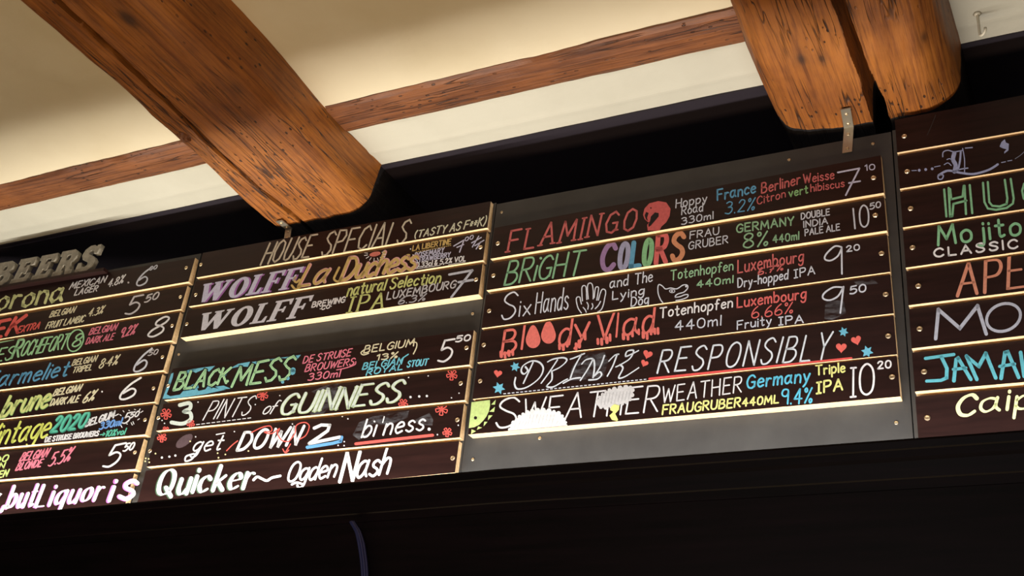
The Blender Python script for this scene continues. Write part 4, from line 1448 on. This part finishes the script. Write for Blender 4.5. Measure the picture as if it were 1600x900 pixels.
p.price(('#', (1329, 619.5), (1337, 618.8), 46, WHITE, 3.0), ('0', (1343, 617), (1365, 615.5), 47, WHITE, 3.2), ('20', (1371.5, 576.5), (1392, 574.5), 11.5, WHITE, 2.5), slant=.06)

# ---- board 4, at the right edge
c4 = column([
    (((1401.6, 240), (1600, 206)), 3.0, 'blank dark plank without lettering, topmost at the right edge', [(1413, 213)], ((1398, 187), (1600, 148))),
    (((1409, 296), (1600, 264)), 3.0, 'plank with one ornate lilac capital L and dots', [(1417.5, 268)]),
    (((1411, 357), (1600, 328)), 3.0, 'plank with tall double-lined green capitals HU', [(1423, 326)]),
    (((1416, 420), (1600, 394)), 3.5, 'plank lettered Mojito in green over white CLASSIC', [(1426, 387)]),
    (((1422, 479), (1600, 457)), 4.5, 'plank with large orange capitals APE', [(1435, 447)]),
    (((1428, 546.6), (1600, 527)), 5.0, 'plank with large grey-white capitals MO', [(1437, 514)]),
    (((1433, 614.5), (1600, 600)), 6.0, 'plank with fat turquoise capitals', [(1444, 581)]),
    (((1436, 686), (1600, 673)), 1.0, 'lowest plank at the right edge with pale yellow italic lettering on maroon', [(1449, 653)]),
], GB[3], ((1398, 187), (1600, 148)), edge((1398, 187), (1435, 685)), edge((1680, 100), (1681, 700)))
P = [Slat(q) for q in c4]
p = P[0]
p.lines([cr(1380, 180, 3.4636, [(284, 0), (262, 55), (238, 108)])], (60, 54, 52), 0.9, 'scratch')
p = P[1]
f1 = lambda q: cr(1380, 180, 3.4636, q)
i = Ink(p.pl)
li = paint((150, 160, 206))
for q, w_ in (([(322, 225), (325, 200), (350, 190), (385, 198), (430, 190)], 1.8), ([(385, 205), (378, 240), (392, 270), (386, 305)], 6.5), ([(420, 195), (415, 250), (405, 295)], 3.0), ([(430, 180), (440, 240), (440, 310)], 1.6), ([(445, 178), (482, 175)], 1.8),
              ([(330, 268), (350, 258), (368, 272)], 1.4), ([(345, 240), (360, 235), (372, 245)], 1.4), ([(296, 330), (300, 345), (318, 345), (325, 325), (305, 322)], 2.0), ([(300, 325), (350, 300), (420, 312), (490, 318), (570, 296), (620, 266)], 3.4), ([(380, 305), (420, 292), (458, 286)], 2.0)):
    i.stroke(catmull(f1(q), False, 5), w_, li, 1)
i.build('lettering', p.o)
i = Ink(p.pl)
i.poly(f1([(630, 170), (640, 145), (658, 130), (664, 148), (680, 155), (678, 190), (655, 208), (655, 198), (668, 184), (650, 180), (640, 176)]), li, 1)
i.build('lettering', p.o)
p.dots(f1([(195, 298), (230, 294), (265, 290)]), (150, 160, 206), 2.3)
p.lines([f1([(155, 300), (180, 299)]), f1([(278, 280), (308, 274)]), f1([(640, 256), (662, 252)]), f1([(674, 248), (696, 244)])], (150, 160, 206), 1.3, 'flourish')
p.lines([f1([(714, 236), (745, 215), (770, 190)])], (110, 116, 140), 1.0, 'flourish', True)
p = P[2]
hg = (118, 190, 136)
i = Ink(p.pl)
mg = paint(hg)
for q in ([(330, 402), (342, 548)], [(354, 394), (362, 548), (374, 546), (380, 480), (450, 462)], [(362, 400), (368, 455), (430, 440), (436, 382)], [(440, 382), (448, 535)], [(468, 378), (482, 530)],
          [(540, 366), (548, 470), (566, 505), (610, 512), (668, 502), (702, 478), (706, 450), (690, 345)], [(566, 362), (574, 470), (590, 490), (630, 494), (668, 480), (672, 450), (658, 350)], [(790, 345), (762, 372), (752, 410), (760, 450), (790, 480)]):
    i.stroke(f1(q), 3.4, mg, 1)
i.build('lettering', p.o)
p = P[3]
p.t('Mojito', (1466, 383.5), (1595, 366), 29, hg, 4.2, gap=26)
p.t('CLASSIC', (1460, 402), (1590, 387), 12.5, WHITE, 3.0, h1=13.5, gap=34)
p = P[4]
oc = (214, 128, 96)
p.t('APERO', (1496, 461.5), (1680, 437), 50, oc, 5.6, h1=50, slant=.12, nib=(0, .6), gap=26)
p = P[5]
p.t('M', (1462, 529.5), (1541, 522), 45, (176, 180, 196), 5.6, sharp=True)
i = Ink(p.pl)
i.stroke([(1568 + 26.5 * math.cos(a), 496 + 21.5 * math.sin(a) - 4 * math.cos(a)) for a in [2 * math.pi * k / 30 for k in range(31)]], 4.6, paint((176, 180, 196)), 1)
word(i, 'J', (1608, 516), (1640, 512), 44, (176, 180, 196), 5)
i.build('lettering', p.o)
p = P[6]
tc = (74, 178, 196)
f2 = lambda q: cr(1380, 420, 3.2136, q)
i = Ink(p.pl)
for q in ([(212, 450), (355, 430)], [(292, 442), (320, 500), (318, 548), (290, 560), (218, 564)], [(355, 562), (366, 455), (376, 448), (440, 555)], [(352, 505), (415, 498)], [(418, 438), (470, 555)], [(420, 440), (480, 490), (515, 425), (565, 548)],
          [(592, 550), (612, 420), (625, 416), (680, 545)], [(585, 490), (660, 478)], [(690, 420), (708, 540)]):
    i.stroke(f2(q), 6.0, paint(tc), 1, (math.radians(10), .75))
word(i, 'CA', (1610, 588), (1680, 582), 40, tc, 6)
i.build('lettering', p.o)
p = P[7]
p.t('C', (1494, 650), (1522, 647), 31, (226, 236, 158), 7.0, slant=.25, nib=(math.radians(-20), .55))
p.t('aip', (1532, 644.5), (1612, 637), 33, (226, 236, 158), 5.6, slant=.22, nib=(math.radians(-20), .5), gap=22)

# ------------------------------------------------------------------ carved BEERS letters on a small ledge
lg = [at_y(-60, 463, -0.024), at_y(165, 425, -0.024)]
ledge = obj('letter_ledge', *(lambda v, f: (v, f))([(q[0], y, q[2] + dz) for q in lg for y, dz in ((-0.034, 0), (-0.0156, 0), (-0.0156, 0.009), (-0.034, 0.009))],
            [(0, 1, 2, 3), (7, 6, 5, 4), (0, 4, 5, 1), (1, 5, 6, 2), (2, 6, 7, 3), (3, 7, 4, 0)]), M_PLANK, None, (lg[0] + lg[1]) / 2)
recalc(ledge)
tag(ledge, 'narrow dark wooden ledge carrying the grey carved letters', 'ledge')
LET = {
 'B': ([(0, 0), (0, 18), (10, 18), (10, 82), (0, 82), (0, 100), (58, 100), (74, 90), (76, 68), (64, 54), (80, 42), (82, 18), (66, 0)], [[(34, 62), (48, 62), (53, 70), (48, 82), (34, 82)], [(34, 18), (52, 18), (57, 30), (50, 44), (34, 44)]]),
 'E': ([(0, 0), (0, 17), (10, 17), (10, 83), (0, 83), (0, 100), (76, 100), (76, 70), (62, 70), (58, 83), (34, 83), (34, 60), (46, 60), (48, 68), (58, 68), (58, 34), (48, 34), (46, 42), (34, 42), (34, 17), (60, 17), (66, 34), (80, 34), (78, 0)], []),
 'R': ([(0, 0), (0, 17), (10, 17), (10, 83), (0, 83), (0, 100), (60, 100), (78, 88), (80, 64), (66, 48), (78, 17), (90, 17), (90, 0), (62, 0), (46, 42), (34, 42), (34, 17), (44, 17), (44, 0)], [[(34, 58), (50, 58), (56, 68), (52, 82), (34, 82)]]),
 'S': ([(0, 4), (0, 36), (14, 36), (22, 20), (40, 16), (50, 24), (46, 36), (14, 50), (2, 66), (6, 88), (24, 101), (44, 101), (56, 94), (60, 100), (72, 100), (72, 68), (58, 68), (50, 80), (38, 85), (28, 78), (32, 68), (62, 54), (76, 40), (74, 14), (56, -1), (32, -2), (18, 4), (12, 0)], []),
}


def carved(ch, a, b, h, label):
    """solid letter standing in the board plane, a..b its foot in pixels"""
    pa, pb = at_y(a[0], a[1], -0.020), at_y(b[0], b[1], -0.020)
    wx = pb[0] - pa[0]
    hz = (at_y(a[0], a[1] - h, -0.020) - pa)[2]
    outl, holes = LET[ch]
    mx = max(q[0] for q in outl)
    cu = bpy.data.curves.new('letter', 'CURVE')
    cu.dimensions = '2D'
    cu.fill_mode = 'BOTH'
    cu.extrude = 0.0065
    cu.bevel_depth = 0.0012
    for lp in [outl] + holes:
        s = cu.splines.new('POLY')
        s.points.add(len(lp) - 1)
        for pt, q in zip(s.points, lp):
            pt.co = (q[0] / mx * wx + 0.16 * q[1] / 100 * hz, q[1] / 100 * hz, 0, 1)
        s.use_cyclic_u = True
    tmp = bpy.data.objects.new('tmp', cu)
    COL.objects.link(tmp)
    dg = bpy.context.evaluated_depsgraph_get()
    me = bpy.data.meshes.new_from_object(tmp.evaluated_get(dg))
    bpy.data.objects.remove(tmp, do_unlink=True)
    me.materials.clear()
    me.materials.append(M_SIGN)
    def foot(x):
        return lg[0][2] + (lg[1][2] - lg[0][2]) * (x - lg[0][0]) / (lg[1][0] - lg[0][0]) + 0.0105
    pa[2], pb[2] = foot(pa[0]), foot(pb[0])
    slope = math.atan2(pb[2] - pa[2], wx)
    o = bpy.data.objects.new('sign_letter', me)
    o.rotation_euler = (math.pi / 2, -slope, 0)
    o.location = (pa[0], -0.0245, pa[2])
    COL.objects.link(o)
    return tag(o, label, 'letter', 'carved letters of the word BEERS')


carved('B', (-13, 447.5), (15, 442.5), 34, 'grey carved letter B standing on the ledge, cut by the left edge')
carved('E', (21, 441.5), (47, 437), 34, 'grey carved letter E right after the B on the ledge')
carved('E', (54, 436), (80, 431.5), 34, 'grey carved letter E just before the R on the ledge')
carved('R', (86, 430.5), (116, 425), 35, 'grey carved letter R standing on the ledge')
carved('S', (122, 424), (147, 419.5), 36, 'grey carved letter S at the right end of the ledge')


# ------------------------------------------------------------------ brackets, hook
def bracket(top_px, bend_px, low_px, zb, wdt, label):
    a, b = at_z(*top_px, zb), at_z(*bend_px, zb)
    th = 0.0025
    xd = b[0] - a[0]
    xs = wdt / 2
    zl = at_y(*low_px, b[1])[2]
    xl = at_y(*low_px, b[1])[0]
    V = []
    for s in (-1, 1):
        for (x, y, z) in ((a[0], a[1], zb), (b[0], b[1], zb), (xl, b[1], zl), (xl, b[1] - th, zl), (b[0], b[1] - th, zb - th), (a[0], a[1], zb - th)):
            V.append((x + s * xs, y, z))
    Fc = [tuple(range(5, -1, -1)), tuple(range(6, 12))] + [(k, (k + 1) % 6, (k + 1) % 6 + 6, k + 6) for k in range(6)]
    Fc[0:2] = [(0, 1, 4, 5), (1, 2, 3, 4), (11, 10, 7, 6), (10, 9, 8, 7)]
    o = obj('angle_bracket', V, Fc, M_STEEL, None, (b[0], b[1], zb))
    recalc(o)
    tag(o, label, 'bracket', 'metal angle brackets tying the boards to the beams')
    pt = Plane((b[0], b[1], zb - th), (0, 0, -1))
    pf = Plane((b[0], b[1] - th, zb), (0, -1, 0))
    for f in (0.25, 0.75):
        q = a + (b - a) * f
        screw_at(pt, (q[0], q[1], zb - th), o)
    for f in (0.3, 0.85):
        screw_at(pf, (b[0] + (xl - b[0]) * f, b[1] - th, zb + (zl - zb) * f), o)
    return o


def screw_at(plane, c, parent):
    d = np.array(c) - CAM
    cc = RT.T @ d
    screw(plane, 800 - F * cc[0] / cc[2], 450 + F * cc[1] / cc[2], parent, 0.0034)


bracket((1321, 169), (1326.5, 199), (1324, 239), 3.040, 0.020, 'steel angle bracket screwed under the split beam by the third board')
bracket((436, 344), (452, 357), (449, 375), 3.061, 0.020, 'small dark angle bracket under the broad beam, above the word HOUSE')

h0 = at_z(1527, 22, ZC)
hy = h0[1]
pts = [h0 + np.array([0, 0, 0.004])] + [h0 + np.array([0, 0, -0.0085 * k]) for k in range(1, 7)] + [h0 + np.array([0.012 * (1 - math.cos(t)) * .5, -0.011 * (1 - math.cos(t)) * .6, -0.053 - 0.008 * math.sin(t)]) for t in (0.5, 1.0, 1.6, 2.2, 2.8, 3.4)]
Vv, Ff = tube_vf(pts, 0.0030, 10)
hk = obj('ceiling_hook', Vv, Ff, M_HOOK, None, h0, smooth=True)
recalc(hk)
tag(hk, 'small pale metal hook hanging from the white ceiling strip, top right', 'hook')
V2, F2 = [], []
for k in range(14):
    a = 2 * math.pi * k / 14
    V2.append(h0 + np.array([0.008 * math.cos(a), 0.008 * math.sin(a), 0.0005]))
for k in range(14):
    a = 2 * math.pi * k / 14
    V2.append(h0 + np.array([0.005 * math.cos(a), 0.005 * math.sin(a), -0.004]))
F2 = [(k, (k + 1) % 14, (k + 1) % 14 + 14, k + 14) for k in range(14)] + [tuple(range(14)), tuple(range(27, 13, -1))]
recalc(obj('collar', V2, F2, M_HOOK, hk, h0, smooth=True))

# ------------------------------------------------------------------ black fascia below the boards
root = bpy.data.objects.new('fascia', None)
COL.objects.link(root)
root.location = (-1.2, -0.1, 1.75)
root['_o'] = [-1.2, -0.1, 1.75]
tag(root, 'black moulded wooden fascia running below all the menu boards', 'fascia')
XF0, XF1 = -3.3, 0.7


def lip(x):
    return float(np.interp(x, [-3.3, -2.35, -0.98, -0.08, 0.7], [2.215, 2.2295, 2.2535, 2.2535, 2.254]))


def run(name, prof, m, parent, n=40):
    """prof: (y, dz) loop, extruded along the boards, following the lip line"""
    V, Fc = [], []
    k = len(prof)
    for i in range(n + 1):
        x = XF0 + (XF1 - XF0) * i / n
        for (y, dz) in prof:
            V.append((x, y, lip(x) + dz))
    for i in range(n):
        for q in range(k):
            Fc.append((i * k + q, i * k + (q + 1) % k, (i + 1) * k + (q + 1) % k, (i + 1) * k + q))
    Fc.append(tuple(range(k)))
    Fc.append(tuple(n * k + q for q in range(k - 1, -1, -1)))
    o = obj(name, V, Fc, m, parent)
    recalc(o)
    return o


run('moulding', [(-0.1810, 0), (-0.1895, 0), (-0.1910, -0.004), (-0.1895, -0.016), (-0.1875, -0.018), (-0.1870, -0.030), (-0.1845, -0.036), (-0.1815, -0.050), (-0.1800, -0.062), (-0.1780, -0.064), (-0.1775, -0.080), (-0.1700, -0.080), (-0.1740, -0.030)], M_FASCIA, root)
run('fascia_panel', [(-0.1700, -0.0805), (-0.1765, -0.0805), (-0.1765, -0.330), (-0.1600, -0.330), (-0.1600, -0.15), (-0.1700, -0.15)], M_FASCIA, root)
run('lower_rail', [(-0.1766, -0.236), (-0.1820, -0.240), (-0.1840, -0.300), (-0.1766, -0.305)], M_FASCIA, root)
run('trough_shelf', [(-0.1695, -0.142), (-0.1695, -0.130), (0.3900, -0.130), (0.3900, -0.142)], M_FASCIA, root)
# aluminium channels the strip lamps sit in
for xa, xb, lb in ((-3.20, -1.00, 'aluminium strip lamp lying behind the fascia below the HOUSE SPECIALS board'), (-0.96, 0.10, 'aluminium strip lamp lying behind the fascia below the right-hand boards')):
    V, Fc = [], []
    pr = [(-0.011, 0), (0.011, 0), (0.011, 0.007), (0.0095, 0.007), (0.0095, 0.002), (-0.0095, 0.002), (-0.0095, 0.007), (-0.011, 0.007)]
    for x in (xa, xb):
        for (y, z) in pr:
            V.append((x, STRIP_Y + y, lip(x) - 0.1296 + z))
    Fc = [(q, (q + 1) % 8, (q + 1) % 8 + 8, q + 8) for q in range(8)] + [tuple(range(8)), tuple(range(15, 7, -1))]
    recalc(tag(obj('strip_lamp', V, Fc, M_ALU, None, (xa, STRIP_Y, lip(xa) - 0.1296)), lb, 'lamp'))

# hanging cables
cb = bpy.data.objects.new('cable_bundle', None)
COL.objects.link(cb)
c0 = at_y(552, 822, -0.19)
cb.location = c0
cb['_o'] = [float(q) for q in c0]
tag(cb, 'bundle of dark blue cables hanging from under the moulding, bottom centre', 'cables')
for k in range(3):
    pth = []
    for (x, y) in ((548, 815), (552, 822), (557, 832), (561, 850), (564, 870), (566, 890), (567, 920), (567, 950)):
        pth.append(at_y(x + 3.6 * k * (0.5 + 0.5 * min(1, (y - 812) / 40)), y - 1.5 * k * 0, -0.191 + 0.003 * abs(k - 1)))
    Vv, Ff = tube_vf(catmull(pth, False, 4), 0.0030, 10)
    recalc(obj('cable', Vv, Ff, M_CABLE, cb, smooth=True))
